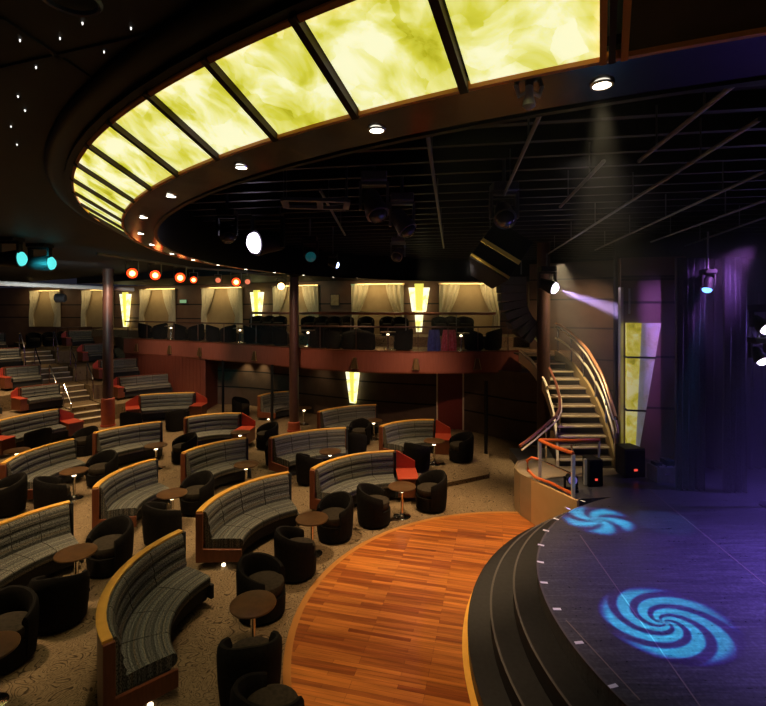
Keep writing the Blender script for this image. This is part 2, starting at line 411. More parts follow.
def ribbon(S, z0, z1, th):
    B = offs(S, th); mb = MB(); n = len(S); vs = []; fs = []
    for i in range(n): vs += [(S[i].x, S[i].y, z0), (S[i].x, S[i].y, z1), (B[i].x, B[i].y, z1), (B[i].x, B[i].y, z0)]
    for i in range(n - 1):
        for j in range(4): fs.append((i * 4 + j, (i + 1) * 4 + j, (i + 1) * 4 + (j + 1) % 4, i * 4 + (j + 1) % 4))
    fs += [(0, 1, 2, 3), ((n - 1) * 4 + 3, (n - 1) * 4 + 2, (n - 1) * 4 + 1, (n - 1) * 4)]
    return mb.add(vs, fs)
BZ = 2.7
WS2 = [p for p in WS]
slab = [tuple(p) for p in FS] + [(6.4, 15.5), (6.7, 19.2)] + [tuple(p) for p in WS[::-1] if p.x > -14.5]
struct(MB().prism(slab, 2.12, BZ), 'floor_balcony', M['carpet'], smooth=False)
struct(ribbon(offs(FS, -.06), 2.08, BZ + .02, .055), 'wall_balcony_front', M['fascia'])
struct(ribbon(offs(FS, -.08), BZ + .02, BZ + .05, .12), 'trim_balcony_cap', M['red_wood'])
struct(ribbon(offs(FS, -.075), 2.05, 2.09, .09), 'trim_balcony_foot', M['red_wood'])
# rear tier
RT = offs(WS, -1.95)
tier = [tuple(p) for p in RT if p.x > -14.5] + [(6.6, 19.1)] + [tuple(p) for p in WS[::-1] if p.x > -14.5]
struct(MB().prism(tier, BZ, 3.05), 'floor_rear_tier', M['carpet'], smooth=False)
# back wall with grooves
struct(ribbon(WS, 2.0, 5.25, .12), 'wall_back', noisy('red_brown_panel', (.15, .075, .042), (.19, .10, .058), 2.5, .6))
for z in (3.55, 4.25):
    struct(ribbon(offs(WS, -.006), z, z + .05, .004), 'trim_wall_groove', M['groove'])

# --- recess wall under the balcony
LW = [(205, 20.6), (250, 20.2), (300, 18.9), (353, 17.7), (400, 17.0), (437, 16.6)]
LW = cat([Vector(((u - U0) / F * Y, Y)) for u, Y in LW])
struct(ribbon(LW, 0, 2.14, .1), 'wall_under_balcony', M['wall'])
for z in (.72, 1.40, 1.95):
    struct(ribbon(offs(LW, -.006), z, z + .05, .004), 'trim_lower_groove', M['groove'])
RW = cat([Vector(((u - U0) / F * Y, Y)) for u, Y in [(462, 16.2), (490, 15.4), (520, 14.6), (545, 14.2)]])
struct(ribbon(RW, 0, 2.14, .1), 'wall_beside_stairs', M['wall'])
for z in (.65, 1.25):
    struct(ribbon(offs(RW, -.006), z, z + .05, .004), 'trim_side_groove', M['groove'])
# red door leaf with pale jambs
a, b = Vector(((437 - U0) / F * 16.5, 16.5)), Vector(((463 - U0) / F * 16.2, 16.2))
mb = MB().beam((*a, 1.08), (*b, 1.08), .06, 2.16); struct(mb, 'door_1', mat('maroon_door', (.17, .028, .02), .4), smooth=False)
mb = MB()
for q in (a, b): mb.box((q.x, q.y - .03, 1.08), (.045, .09, 2.16))
struct(mb, 'door_1_frame', M['nosing'], smooth=False)
# plank wall under the left of the fascia
q0, q1 = FS[0] + Vector((0, .05)), at_u(FS, 205)[0]
mb = MB(); d = (q1 - q0); n = 24
for i in range(n):
    p = q0 + d * (i / n); q = q0 + d * ((i + .93) / n)
    mb.beam((p.x, p.y, 1.05), (q.x, q.y, 1.05), .06, 2.1)
struct(mb, 'wall_plank', M['plankwall'], smooth=False)
mb = MB().beam((q1.x, q1.y - .03, 1.05), (q1.x + .02, q1.y + 1.4, 1.05), .06, 2.1); struct(mb, 'wall_plank_return', M['plankwall'], smooth=False)

# --- stair back wall, proscenium
def panelwall(name, A, B, z0, z1, m, grooves, th=.12):
    A, B = Vector(A), Vector(B)
    struct(MB().beam((A.x, A.y, (z0 + z1) / 2), (B.x, B.y, (z0 + z1) / 2), th, z1 - z0), name, m, smooth=False)
    t = (B - A).normalized(); nrm = Vector((t.y, -t.x)) * (th / 2 + .002)
    for z in grooves:
        struct(MB().beam((A.x + nrm.x, A.y + nrm.y, z), (B.x + nrm.x, B.y + nrm.y, z), .006, .05), name.replace('wall', 'trim') + '_groove', M['groove'], smooth=False)
panelwall('wall_stair_back', (5.05, 16.5), (7.8, 14.8), 0, 5.6, M['wall'], (4.38, 3.45, 2.45, 5.05, 1.5))
panelwall('wall_balcony_end', (5.9, 19.4), (5.2, 16.5), 2.0, 5.6, M['wall'], (3.5,))
panelwall('wall_proscenium', (5.22, 10.55), (6.45, 10.25), STZ, 5.2, noisy('plum_panel', (.12, .07, .055), (.16, .09, .07), 2.5, .5), (4.78, 4.22, 3.05, 1.95, 4.72))
struct(MB().beam((5.26, 10.63, 3.0), (6.4, 12.6, 3.0), .1, 4.4), 'wall_proscenium_return', M['wall'], smooth=False)
struct(MB().box((5.19, 10.47, 2.7), (.06, .1, 3.7)), 'trim_proscenium_edge', mat('pale_metal_edge', (.55, .5, .42), .35, .5), smooth=False)
struct(MB().box((5.36, 10.46, 4.25), (.03, .06, .55)), 'trim_proscenium_bar', M['cord'], smooth=False)
struct(MB().box((8.0, 11.2, 3.2), (5.2, .1, 5.6)), 'wall_stage_back', M['black'], smooth=False)
struct(MB().box((10.5, 5.0, 3.0), (.1, 12.4, 6.2)), 'wall_stage_right', M['black'], smooth=False)

# --- ceilings
def annulus(name, r0, r1, a0, a1, z, m, th=.08, n=64):
    mb = MB(); fr = [(tuple(RC), (cos(radians(a)), sin(radians(a)))) for a in [a0 + (a1 - a0) * i / n for i in range(n + 1)]]
    mb.sweep(fr, [(r0, z), (r1, z), (r1, z + th), (r0, z + th)]); return struct(mb, name, m)
annulus('ceiling_outer', 9.0, 34, 146, 300, 5.46, M['ceil'])
annulus('ceiling_over_balcony', 8.9, 22, 30, 146, 5.24, M['ceil'])
mb = MB(); a = radians(146); mb.beam((RC.x + 9 * cos(a), RC.y + 9 * sin(a), 5.35), (RC.x + 22 * cos(a), RC.y + 22 * sin(a), 5.35), .08, .3)
struct(mb, 'ceiling_drop_edge', M['ceil'])
struct(MB().prism(circ(RC, 9.2, 64), 6.05, 6.12), 'ceiling_stage_void', M['black'], smooth=False)
# black joists
ax = Vector((.986, -.168)); cx = Vector((.168, .986))
mb = MB()
for i in range(30):
    c = RC + cx * (-7.6 + i * .52)
    half = sqrt(max(.1, 7.9 ** 2 - (-7.6 + i * .52) ** 2))
    mb.beam((*(c - ax * half), 5.9), (*(c + ax * half), 5.9), .07, .16)
struct(mb, 'ceiling_joists', mat('joist_black', (.018, .018, .02), .5, spec=.3), smooth=False)
# ceiling seams, ceiling disc
for (a, b) in (((0, 69), (190, 26)), ((0, 18), (112, 92))):
    A, B = P(a[0], a[1], 5.455), P(b[0], b[1], 5.455)
    struct(MB().beam(A, B, .03, .012), 'trim_ceiling_seam', M['groove'])

# ================================================================== LIT CEILING RING
ring = thing('ceiling_light_ring', 'huge curved ring of glowing yellow onyx glass panels hanging from the dark ceiling', 'ceiling light', (RC.x, RC.y, 5.07))
def rs(name, prof, a0, a1, m, n=90, parent=ring):
    mb = MB(); mb.sweep([((0, 0), (cos(radians(a)), sin(radians(a)))) for a in [a0 + (a1 - a0) * i / n for i in range(n + 1)]], [(r, z - 5.07) for r, z in prof])
    return mb.obj(name, m, parent)
rs('soffit', [(8.02, 5.07), (8.36, 5.10), (8.36, 5.16), (8.02, 5.13)], 35, 300, M['lip'])
rs('inner_rim', [(7.99, 5.06), (8.03, 5.06), (8.03, 6.0), (7.99, 6.0)], 35, 300, M['blackgloss'])
rs('outer_cornice', [(8.84, 5.37), (8.90, 5.372), (8.90, 5.40), (8.98, 5.395), (9.03, 5.405), (9.06, 5.43), (9.06, 5.47), (8.84, 5.47)], 35, 300, M['blackgloss'])
rs('back_shell', [(8.36, 5.2), (8.86, 5.45), (8.86, 5.5), (8.36, 5.25)], 35, 300, M['black'])
STEP = 4.05; A0 = 245.95
def AN(k): return A0 - k * STEP - (.1 if k > 0 else 0)
def panel(a0, a1, m, name):
    mb = MB(); n = 4; e = .22
    mb.sweep([((0, 0), (cos(radians(a)), sin(radians(a)))) for a in [a0 + e + (a1 - a0 - 2 * e) * i / n for i in range(n + 1)]],
             [(8.385, .04), (8.83, .302), (8.83, .32), (8.385, .058)])
    return mb.obj(name, m, ring)
for k in range(-3, 24):
    a1 = AN(k); a0 = AN(k + 1)
    panel(a0, a1, M['yellow'] if k >= 0 else M['unlit'], 'glass_panel' if k >= 0 else 'unlit_panel')
for k in range(-3, 25):
    a = radians(AN(k)); mb = MB(); d = Vector((cos(a), sin(a)))
    mb.beam((d.x * 8.37, d.y * 8.37, .022), (d.x * 8.85, d.y * 8.85, .30), .04 if k else .025, .04)
    mb.obj('divider', M['brown'], ring)
for da in (-.22, .30):
    a = radians(A0 + da); d = Vector((cos(a), sin(a)))
    MB().beam((d.x * 8.38, d.y * 8.38, .016), (d.x * 8.85, d.y * 8.85, .284), .026, .03).obj('orange_frame', M['amber'], ring)
rs('panel_edge_trim', [(8.36, 5.09), (8.385, 5.09), (8.385, 5.125), (8.36, 5.125)], 150, 258, M['amber'])
rs('panel_outer_trim', [(8.825, 5.345), (8.845, 5.36), (8.845, 5.385), (8.825, 5.37)], 150, 258, M['amber'])
# downlights in the soffit
dl = [(602, 78), (372, 128), (242, 168), (174, 197), (147, 218), (143, 234), (153, 245), (172, 254), (197, 260), (225, 265)]
for k in range(17):
    if k < len(dl):
        p = P(dl[k][0], dl[k][1], 5.075); ang = math.degrees(atan2(p.y - RC.y, p.x - RC.x)) % 360
    else: ang -= 8.6
    a = radians(ang); x, y = RC.x + 8.19 * cos(a), RC.y + 8.19 * sin(a)
    t = thing('recessed_downlight', 'round recessed downlight in the ring soffit, ' + ORD[k] + ' counting from the stage end', 'downlight', (x, y, 5.074), 0, 'downlights in the ceiling ring')
    MB().lathe([(.038, .0), (.048, .0), (.052, .006), (.038, .01)], 20, ring=True).obj('bezel', M['chrome'], t)
    MB().lathe([(.0, .001), (.038, .001), (.038, .007), (0, .007)], 20).obj('lens', M['e_white'], t)
    spot((x, y, 5.03), (x, y, 0), (130 if k == 0 else 70) if k < 6 else 40, (1, .8, .45), 62 if k else 32, .8, .04, 'downlight_beam')

# stars in the ceiling
for (u, v) in [(20, 41), (60, 39), (82.5, 24), (104, 52.5), (131, 29), (36, 68), (79, 100), (25, 111), (11, 127), (18, 97), (17, 145), (50, 150)]:
    p = P(u, v, 5.452); s = .0017 * p.y * random.uniform(.7, 1.15)
    o = MB().lathe([(s * .2, -.006), (s, 0), (s, .012)], 8).obj('ceiling_star_light', M['e_star'], loc=p)
    tag(o, 'tiny white star light in the dark ceiling left of the yellow ring', 'star light', 'star lights in the dark ceiling')
p = P(70, -2, 5.44)
o = MB().lathe([(.105, -.01), (.115, -.015), (.125, 0), (.105, 0.01)], 32, ring=True).obj('ceiling_speaker', mat('grey_ring', (.09, .09, .095), .4), loc=p)
tag(o, 'round dark grilled ring set in the black ceiling, top edge of the photo', 'ceiling speaker')

# ================================================================== FURNITURE
SOFAS = []; ROUND = []
def clear(p, r, zf, tol=-.012):
    for (M0, R, half, z0, back) in SOFAS:
        if abs(z0 - zf) > .3: continue
        q = M0 @ Vector((p.x, p.y)) if False else None
        dx, dy = p.x - M0[0], p.y - M0[1]; c, s_ = cos(-M0[2]), sin(-M0[2]); lx, ly = dx * c - dy * s_, dx * s_ + dy * c
        ly -= back; rad = hypot(lx, ly); a = atan2(ly, lx) - pi / 2
        da = max(0, abs(a) - half) * rad
        dr = max(0, rad - R - .02, (R - .73) - rad)
        if hypot(da, dr) < r: return False
    for (x, y, z0, rr) in ROUND:
        if abs(z0 - zf) < .3 and hypot(p.x - x, p.y - y) < rr + r - tol: return False
    return True
def settle(p, r, zf):
    for k in range(0, 41):
        for sg in ((1,) if k == 0 else (-1, 1)):
            y = p.y + sg * k * .05; q = Vector((p.x / p.y * y, y, p.z))
            if clear(q, r, zf): return q
    for k in range(1, 12):
        for j in range(16):
            q = p + Vector((cos(j * pi / 8), sin(j * pi / 8), 0)) * k * .1
            if clear(q, r, zf): return q
    print('NOT SETTLED', p, zf); return p
G1 = 'curved striped banquettes on the main floor'
def make_sofa(A, B, label, zf=0.0, sag=.12, nseg=3, console=None, group='curved striped banquettes', near_end=True, far_end=True, ht=.9):
    """A,B: plan points of the two rail ends; the seat lies to the right of A->B"""
    A, B = Vector((A[0], A[1])), Vector((B[0], B[1])); ch = (B - A).length; mid = (A + B) / 2
    ex = (B - A) / ch; rz = atan2(ex.y, ex.x)
    t = thing('curved_banquette', label, 'sofa', (mid.x, mid.y, zf), rz, group)
    s = max(.02, sag * ch); R = (ch * ch / 4 + s * s) / (2 * s); half = math.asin(min(1, ch / 2 / R))
    # local: x along A->B, front is -y (right of A->B). outer arc bulges to +y; centre at (0, s-R)
    cy = s - R
    def fr(f0, f1, n, off=0.0):
        out = []
        for i in range(n + 1):
            f = f0 + (f1 - f0) * i / n; a = pi / 2 + half * (1 - 2 * f)
            d = Vector((cos(a), sin(a))); o = Vector((0, cy)) + d * R
            out.append(((o.x, o.y), (-d.x, -d.y)))
        return out
    SOFAS.append(((mid.x, mid.y, rz), R, half + (.64 / R if console else 0.04), zf, cy))
    N = 14
    MB().sweep(fr(0, 1, N), [(0, .1), (.05, .1), (.05, ht - .03), (0, ht - .03)]).obj('back_panel', M['red_wood'], t)
    MB().sweep(fr(-.004, 1.0, N), [(-.012, ht - .03), (.085, ht - .03), (.085, ht - .006), (.075, ht), (-.002, ht), (-.012, ht - .006)]).obj('top_rail', M['orange_wood'] if zf < .2 else M['red_wood'], t)
    MB().sweep(fr(.01, .99, N), [(.05, .08), (.62, .08), (.64, .29), (.05, .29)]).obj('base', M['ridgefab'], t)
    for k in range(nseg):
        f0 = .012 + .976 * k / nseg + .003; f1 = .012 + .976 * (k + 1) / nseg - .003
        MB().sweep(fr(f0, f1, 5), [(.10, .292), (.655, .292), (.70, .31), (.715, .36), (.705, .41), (.67, .435), (.4, .445), (.12, .43)], uscale=k * 1.37).obj('seat_cushion', M['stripe'], t)
        back = [(.055, .40), (.2, .40), (.215, .44)]
        z0, z1 = .44, ht - .05
        for j in range(3):
            a = z0 + (z1 - z0) * j / 3; b = z0 + (z1 - z0) * (j + 1) / 3; lean = .215 - .075 * (j / 3); lean2 = .215 - .075 * ((j + 1) / 3)
            back += [(lean - .003, a + .006), (lean + .005, a + (b - a) * .35), (lean2 + .009, a + (b - a) * .7), (lean2 - .003, b - .003)]
        back += [(.12, z1 + .02), (.055, z1 + .02)]
        MB().sweep(fr(f0, f1, 5), back, uscale=k * .93).obj('back_cushion', M['stripe'], t)
    for f, on in ((0.0, near_end), (1.0, far_end)):
        if not on: continue
        (o, d) = fr(f, f, 1)[0]; o = Vector(o); d = Vector(d); tx = Vector((d.y, -d.x)) if f == 0 else Vector((-d.y, d.x))
        poly = [(-.01, .1), (.70, .1), (.70, .29), (.10, .31), (.10, ht - .03), (-.01, ht - .03)]
        mb = MB(); vs = []
        side = -1 if f == 0 else 1
        along = Vector((-d.y, d.x))  # +arc direction
        if along.dot(ex.normalized() * 0 + Vector((1, 0))) < 0: along = -along
        for w in (0, .045):
            for (a, z) in poly:
                p = o + d * a + along * (side * w); vs.append((p.x, p.y, z))
        n = len(poly)
        mb.add(vs, [tuple(range(n)), tuple(range(n, 2 * n))[::-1]] + [(i, (i + 1) % n, n + (i + 1) % n, n + i) for i in range(n)])
        mb.obj('end_panel', M['red_wood'] if f == 0 else M['ridgefab'], t, bevel=.006)
        q = o + d * .36 - along * (side * .12)
        MB().lathe([(.05, 0), (.05, .012), (.022, .03), (.022, .1)], 14, (q.x, q.y, 0)).obj('foot', M['chrome'], t)
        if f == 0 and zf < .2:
            q = o + d * .42 + along * (side * .03); MB().lathe([(0, .03), (.028, .04), (.028, .07), (0, .08)], 12, (q.x, q.y, 0)).obj('foot_glint', M['e_glint'], t)  # glint at the sofa foot, put in as a small glowing disc
    for e in (console or ''):
        f = 0.0 if e == 'A' else 1.0; side = -1 if e == 'A' else 1
        (o, d) = fr(f, f, 1)[0]; o = Vector(o); d = Vector(d); along = Vector((-d.y, d.x))
        if along.x < 0: along = -along
        L = .42 if group == G1 else .2
        def slabv(poly, d0, d1, s0, s1):
            pass
        mb = MB(); c = o + d * .38 + along * side * (L / 2 + .05)
        ang = atan2(along.y, along.x)
        mb.box((c.x, c.y, .29), (L, .66, .38), ang); ROUND.append((mid.x + c.x * cos(rz) - c.y * sin(rz), mid.y + c.x * sin(rz) + c.y * cos(rz), zf, .40)); mb.obj('console_box', M['red_wood'], t)
        MB().box((c.x, c.y, .495), (L + .03, .70, .03), ang).obj('console_top', M['red_top'], t, bevel=.006)
        vs = []
        for w in (0, .05):
            for (sx, z) in ((.05, .48), (L + .05, .48), (L + .05, .66), (.05, ht)):
                p = o + d * w + along * side * sx; vs.append((p.x, p.y, z))
        MB().add(vs, [(0, 1, 2, 3), (7, 6, 5, 4), (0, 4, 5, 1), (1, 5, 6, 2), (2, 6, 7, 3), (3, 7, 4, 0)]).obj('wing_panel', M['red_top'], t)
    return t

def sofa_px(a, b, label, zf=0.0, **k):
    ht = k.get('ht', .9)
    return make_sofa(P(a[0], a[1], zf + ht).xy, P(b[0], b[1], zf + ht).xy, label, zf, **k)
G1 = 'curved striped banquettes on the main floor'
sofa_px((103, 641), (179, 529), 'curved striped banquette nearest the camera, its honey rail bowing left beside the bare carpet', nseg=4, sag=.17, group=G1)
sofa_px((197, 511), (288, 471), 'curved striped banquette left of the wood dance floor, second from the camera', nseg=4, sag=.15, group=G1)
sofa_px((311, 468), (394, 450), 'curved striped banquette with red end console just behind the far edge of the dance floor', nseg=4, sag=.15, console='B', group=G1)
sofa_px((-90, 569), (69, 500), 'long striped banquette cut by the left edge, behind the two black chairs in the corner', nseg=5, sag=.13, group=G1)
sofa_px((93, 487), (154, 458), 'striped banquette with pale rail between the left-edge sofa and the centre aisle', nseg=3, sag=.13, group=G1)
sofa_px((182, 452), (246, 437), 'short striped banquette directly behind the one left of the dance floor', nseg=3, sag=.12, group=G1)
sofa_px((270, 437), (346, 427), 'dark striped banquette facing away below the free-standing central column', nseg=4, sag=.1, group=G1)
sofa_px((380, 425.5), (434, 419), 'striped banquette with red arched rail and red end console near the maroon door', nseg=3, sag=.15, console='B', group=G1)
sofa_px((1, 463), (73, 438), 'striped banquette at the left edge with a red lower end, third row back', nseg=3, sag=.12, group=G1)
sofa_px((94, 432), (161, 421), 'striped banquette with cherry end post in front of the column with the red foot', nseg=3, sag=.1, group=G1)
sofa_px((185, 417), (241, 412.5), 'striped banquette with red arched rail and red console left of the dark central column', nseg=3, sag=.13, console='B', group=G1)
sofa_px((318, 411), (376, 404), 'dark striped banquette under the low glowing wall sconce', nseg=3, sag=.12, group=G1)
sofa_px((-6, 421), (57, 408.5), 'striped banquette with red consoles at both ends against the first terrace, left edge', nseg=4, sag=.06, console='AB', group=G1)
sofa_px((140, 394.5), (195, 392), 'striped banquette with red consoles in front of the red plank wall', nseg=3, sag=.06, console='AB', group=G1)
sofa_px((258, 395.5), (290, 390.5), 'dark striped banquette with red edge in the recess under the balcony', nseg=2, sag=.14, group=G1)

# tables
tp = None
def table(u, v, label, zf=0.0, group='round cocktail tables', at=None):
    global tp
    p = P(u, v, zf + .6) if at is None else Vector(at); p.z = zf
    p = settle(p, .26, zf); ROUND.append((p.x, p.y, zf, .26))
    if tp is None:
        t = thing('cocktail_table', label, 'table', p, 0, group)
        MB().lathe([(.0, .57), (.25, .57), (.268, .578), (.272, .59), (.268, .6), (.262, .602), (0, .602)], 32).obj('table_top', M['tabletop'], t)
        MB().lathe([(.09, .57), (.075, .555), (.036, .53), (.03, .48), (.03, .08), (.036, .06)], 16).obj('pedestal', M['chrome'], t)
        MB().lathe([(.0, 0), (.17, 0), (.175, .01), (.15, .022), (.08, .035), (.04, .06), (.034, .075)], 24).obj('foot_plate', M['chrome'], t)
        MB().lathe([(.031, .48), (.042, .49), (.042, .52), (.031, .53)], 16, ring=True).obj('collar_glint', M['e_glint'], t)  # glint on the pedestal top, put in as a glowing ring
        tp = t
    else: t = dup(tp, p, 0, label, group)
    return p
T = {}
T[1] = table(253, 603, 'round brown cocktail table nearest the camera, between two black chairs')
T[2] = table(312, 518, 'round brown cocktail table at the left rim of the dance floor, beside a chair pair')
T[3] = table(402, 486, 'round brown cocktail table on a chrome foot beyond the top of the dance floor')
T[4] = table(76, 552, 'round reddish table between the black chairs in front of the left-edge sofa')
T[5] = table(172, 493, 'round table in front of the aisle banquette, between two dark chairs')
T[6] = table(74, 470.5, 'round table with orange sheen in front of the third-row left banquette')
T[7] = table(156, 445, 'round table in front of the banquette by the red-footed column')
T[8] = table(246, 464, 'round reddish table behind the second banquette from the camera')
T[9] = table(240, 431.5, 'round table beside the red console left of the central column')
T[10] = table(330, 451, 'small red-topped table behind the banquette at the far dance floor edge')
T[11] = table(434, 440.5, 'round table between the two black chairs on the low platform', .10)
T[12] = table(304, 407.6, 'small round table just right of the central column foot')
T[13] = table(373.7, 419.7, 'small round red table between two far banquettes, left of the arched red rail')
T[14] = table(17, 450, 'round brown table in front of the terrace-side banquette, left edge')
T[15] = table(-12, 648, 'round table cut by the left edge of the photo beside the big black chair')

# tub chairs
cp = None
def chair(u, v, face, label, zf=0.0, group='black tub chairs on the main floor', at=None):
    global cp
    if at is None:
        p = P(u, v, zf); p.y += .27; p.x = (u - U0) / F * p.y
    else: p = Vector(at)
    p.z = zf
    p = settle(p, .335, zf); ROUND.append((p.x, p.y, zf, .335))
    f = Vector(face[:2]) - p.xy; rz = atan2(f.y, f.x) - pi / 2
    if cp is None:
        t = thing('tub_chair', label, 'chair', p, rz, group)
        MB().lathe([(.23, 0), (.24, .0), (.24, .05), (.0, .05)], 24).obj('plinth', M['darkbase'], t)
        mb = MB(); n = 28; vs = []; fs = []; k = 8
        for i in range(n + 1):
            th = radians(-128 + 256 * i / n); c = abs(th) / radians(128); h = .73 - .18 * (c ** 1.4)
            d = Vector((sin(th), -cos(th)))
            prof = [(.305, .05), (.325, .25), (.335, h - .12), (.328, h - .04), (.305, h), (.27, h - .005), (.24, h - .06), (.245, .30)]
            vs += [(d.x * r, d.y * r, z) for r, z in prof]
        for i in range(n):
            for j in range(k): fs.append((i * k + j, (i + 1) * k + j, (i + 1) * k + (j + 1) % k, i * k + (j + 1) % k))
        fs += [tuple(range(k)), tuple(range(n * k, n * k + k))[::-1]]
        mb.add(vs, fs).obj('shell', M['tub'], t)
        MB().lathe([(.28, .05), (.285, .2), (.285, .30), (.0, .30)], 24, (0, .03, 0)).obj('body', M['tub'], t)
        MB().lathe([(.24, .30), (.262, .34), (.27, .41), (.26, .445), (.22, .46), (.0, .468)], 24, (0, .03, 0)).obj('seat', M['tubseat'], t)
        cp = t
    else: t = dup(cp, p, rz, label, group)
    return t
CAM = (0, 0)
chair(250, 699, T[1], 'black tub chair in front of the nearest brown table, back to the camera')
chair(262, 627, (T[1].x + 1.2, T[1].y + .35), 'black tub chair behind the nearest brown table')
chair(296, 575, (T[2].x + .9, T[2].y - .1), 'black tub chair left of the table at the dance floor rim')
chair(335, 545, T[2], 'black tub chair right of the table at the dance floor rim')
chair(374, 525, (T[3].x + 1.0, T[3].y - .45), 'black tub chair left of the chrome-footed table beyond the dance floor')
chair(431, 512, T[3], 'black tub chair right of the chrome-footed table beyond the dance floor')
chair(60, 628, T[4], 'big black tub chair in front of the reddish table at left')
chair(110, 579, T[4], 'black tub chair with brown seat right of the reddish table at left')
chair(4, 680, T[15], 'large black tub chair in the lower left corner, cut by the left edge')
chair(163, 539, (T[5].x + .8, T[5].y + .2), 'black tub chair in front of the aisle table, beside the sofa end')
chair(197, 517, T[5], 'black tub chair right of the aisle table, behind the second banquette')
chair(53, 505, (T[6].x + .8, T[6].y + .1), 'black tub chair in front of the orange-sheened table, left')
chair(102, 489, T[6], 'brown-topped tub chair right of the orange-sheened table, left')
chair(7, 519, (-9.2, 7.4), 'black tub chair at the left edge behind the long sofa rail')
chair(85, 457, (-9.2, 10.5), 'dark tub chair standing alone right of the red console, left side')
chair(38, 455, (T[14].x - 3, T[14].y + 3), 'brown tub chair seen from behind in front of the terrace-side banquette')
chair(184, 465, T[7], 'dark tub chair right of the table by the red-footed column row')
chair(137, 463, T[7], 'dark tub chair in front of the table by the red-footed column row')
chair(131, 434, (-8.5, 17.5), 'brown tub chair back rising behind the sofa with the cherry end post')
chair(176, 432, (-8.2, 17.5), 'dark tub chair in front of the banquette at the red plank wall')
chair(267, 449, T[9], 'black tub chair right of the red console, below the central column')
chair(222, 444, T[9], 'dark tub chair in front of the arched-rail banquette left of the central column')
chair(278, 477, T[8], 'dark tub chair right of the reddish table, with a lit seat corner')
chair(224, 488, T[8], 'dark tub chair in front of the reddish table behind the second banquette')
chair(310, 481, T[10], 'black tub chair at the left end of the far dance-floor-edge banquette')
chair(360, 447, T[10], 'brown tub chair at the right end of the dark column banquette')
chair(355, 462, (-.3, 15.5), 'dark tub chair half hidden behind the sofa at the dance floor far edge')
chair(417, 469, (T[11].x + .2, T[11].y + .6), 'black tub chair seen from behind on the low platform left of its table', .10)
chair(461, 464, T[11], 'black tub chair right of the table on the low platform, under the maroon door', .10)
chair(268, 786, (.5, 6.5), 'black tub chair whose back just shows at the bottom edge of the photo')
chair(241, 418, (-3.2, 17.5), 'brown round-backed tub chair in the recess under the balcony')
# low platform
pl = [P(404, 478, .10), P(425, 481, .1), P(445, 483, .1), P(470, 478, .1), P(489, 474, .1), P(489, 450, .1), P(462, 436, .1), P(425, 436, .1), P(404, 450, .1)]
struct(MB().prism([tuple(p.xy) for p in pl], 0, .10), 'floor_low_platform', M['carpet'], smooth=False)

# ================================================================== TERRACES, AISLE STAIRS
TC = Vector((2.6, 5.7))
RZ = .18
TR = [17.3, 19.0, 21.0, 23.4, 26.0]
def sector(r0, r1, a0, a1, z, name, n=24):
    mb = MB(); mb.sweep([(tuple(TC), (cos(a), sin(a))) for a in [a0 + (a1 - a0) * i / n for i in range(n + 1)]], [(r0, 0), (r1, 0), (r1, z), (r0, z)])
    return struct(mb, name, M['carpet'])
sd = Vector((-7.6, 8.3)).normalized()          # stair direction
sang = radians(138.9)
aw = .56                                        # half width of the aisle
for k in range(4):
    r0 = TR[k]; z = RZ * 3 * (k + 1)
    r1 = TR[k + 1] if k < 3 else 34
    da = aw / r0
    sector(r0 + .02, r1 + .02, sang + da, radians(172), z, 'floor_terrace_left')
    aend = {0: 2.235, 1: 2.25, 2: 2.26, 3: 2.27}[k]
    sector(r0 + .02, r1 + .02, aend, sang - da, z, 'floor_terrace_right', 8)
# aisle stair
st = thing('aisle_stairs', 'carpeted aisle stairs with pale step edges climbing between the terraces, far left', 'stairs', (TC.x + 17.3 * cos(sang), TC.y + 17.3 * sin(sang), 0))
d = Vector((cos(sang), sin(sang))); base = TC + d * 17.3
for k in range(4):
    for j in range(3):
        r0 = TR[k] - 17.3 + .3 * j; r1 = (TR[k] - 17.3 + .3 * (j + 1)) if j < 2 else (TR[k + 1] - 17.3)
        z = RZ * (3 * k + j + 1)
        a, b = d * r0, d * r1
        o = MB().beam((*a, z / 2), (*b, z / 2), 2 * aw - .06, z).obj('tread', M['stair'] if j < 2 else M['carpet'], st)
        MB().beam((*(a - d * .015), z - .012), (*(a + d * .07), z - .012), 2 * aw - .06, .03).obj('step_edge', M['nosing'], o)
# terrace banquettes
G2 = 'striped banquettes on the terraces'
def arcsofa(k, u0, u1, label, rr, console=None, nseg=3):
    zf = RZ * 3 * k
    def hit(u):
        kx = (u - U0) / F   # x = kx*Y ; |(kx Y - cx, Y - cy)| = rr
        A = kx * kx + 1; B = -2 * (kx * TC.x + TC.y); C = TC.length_squared - rr * rr
        Y = (-B + sqrt(B * B - 4 * A * C)) / (2 * A); return Vector((kx * Y, Y))
    return make_sofa(hit(u0), hit(u1), label, zf, sag=.03, ht=.82, nseg=nseg, console=console, group=G2)
arcsofa(1, 19, 58, 'striped banquette on the lowest terrace left of the aisle stairs, red console at its left', 18.75, 'A')
arcsofa(1, -34, -5, 'striped banquette on the lowest terrace cut by the left edge', 18.75)
arcsofa(2, 4, 38, 'dark striped banquette on the second terrace left of the aisle stairs', 20.7, 'A')
arcsofa(3, -22, 19, 'striped banquette on the third terrace left of the aisle stairs', 23.1)
arcsofa(4, -36, 4, 'pale striped banquette on the topmost terrace, left edge', 25.6)
arcsofa(1, 118, 168, 'dark striped banquette on the lowest terrace behind the red-footed column', 18.75, 'A')
arcsofa(2, 99, 136, 'dark striped banquette on the second terrace right of the aisle stairs', 20.7, 'A')
arcsofa(3, 83, 112, 'dark striped banquette on the third terrace right of the aisle stairs', 23.1, 'A', 2)
arcsofa(4, 67, 92, 'dark striped banquette on the topmost terrace right of the aisle stairs', 25.6, 'A', 2)
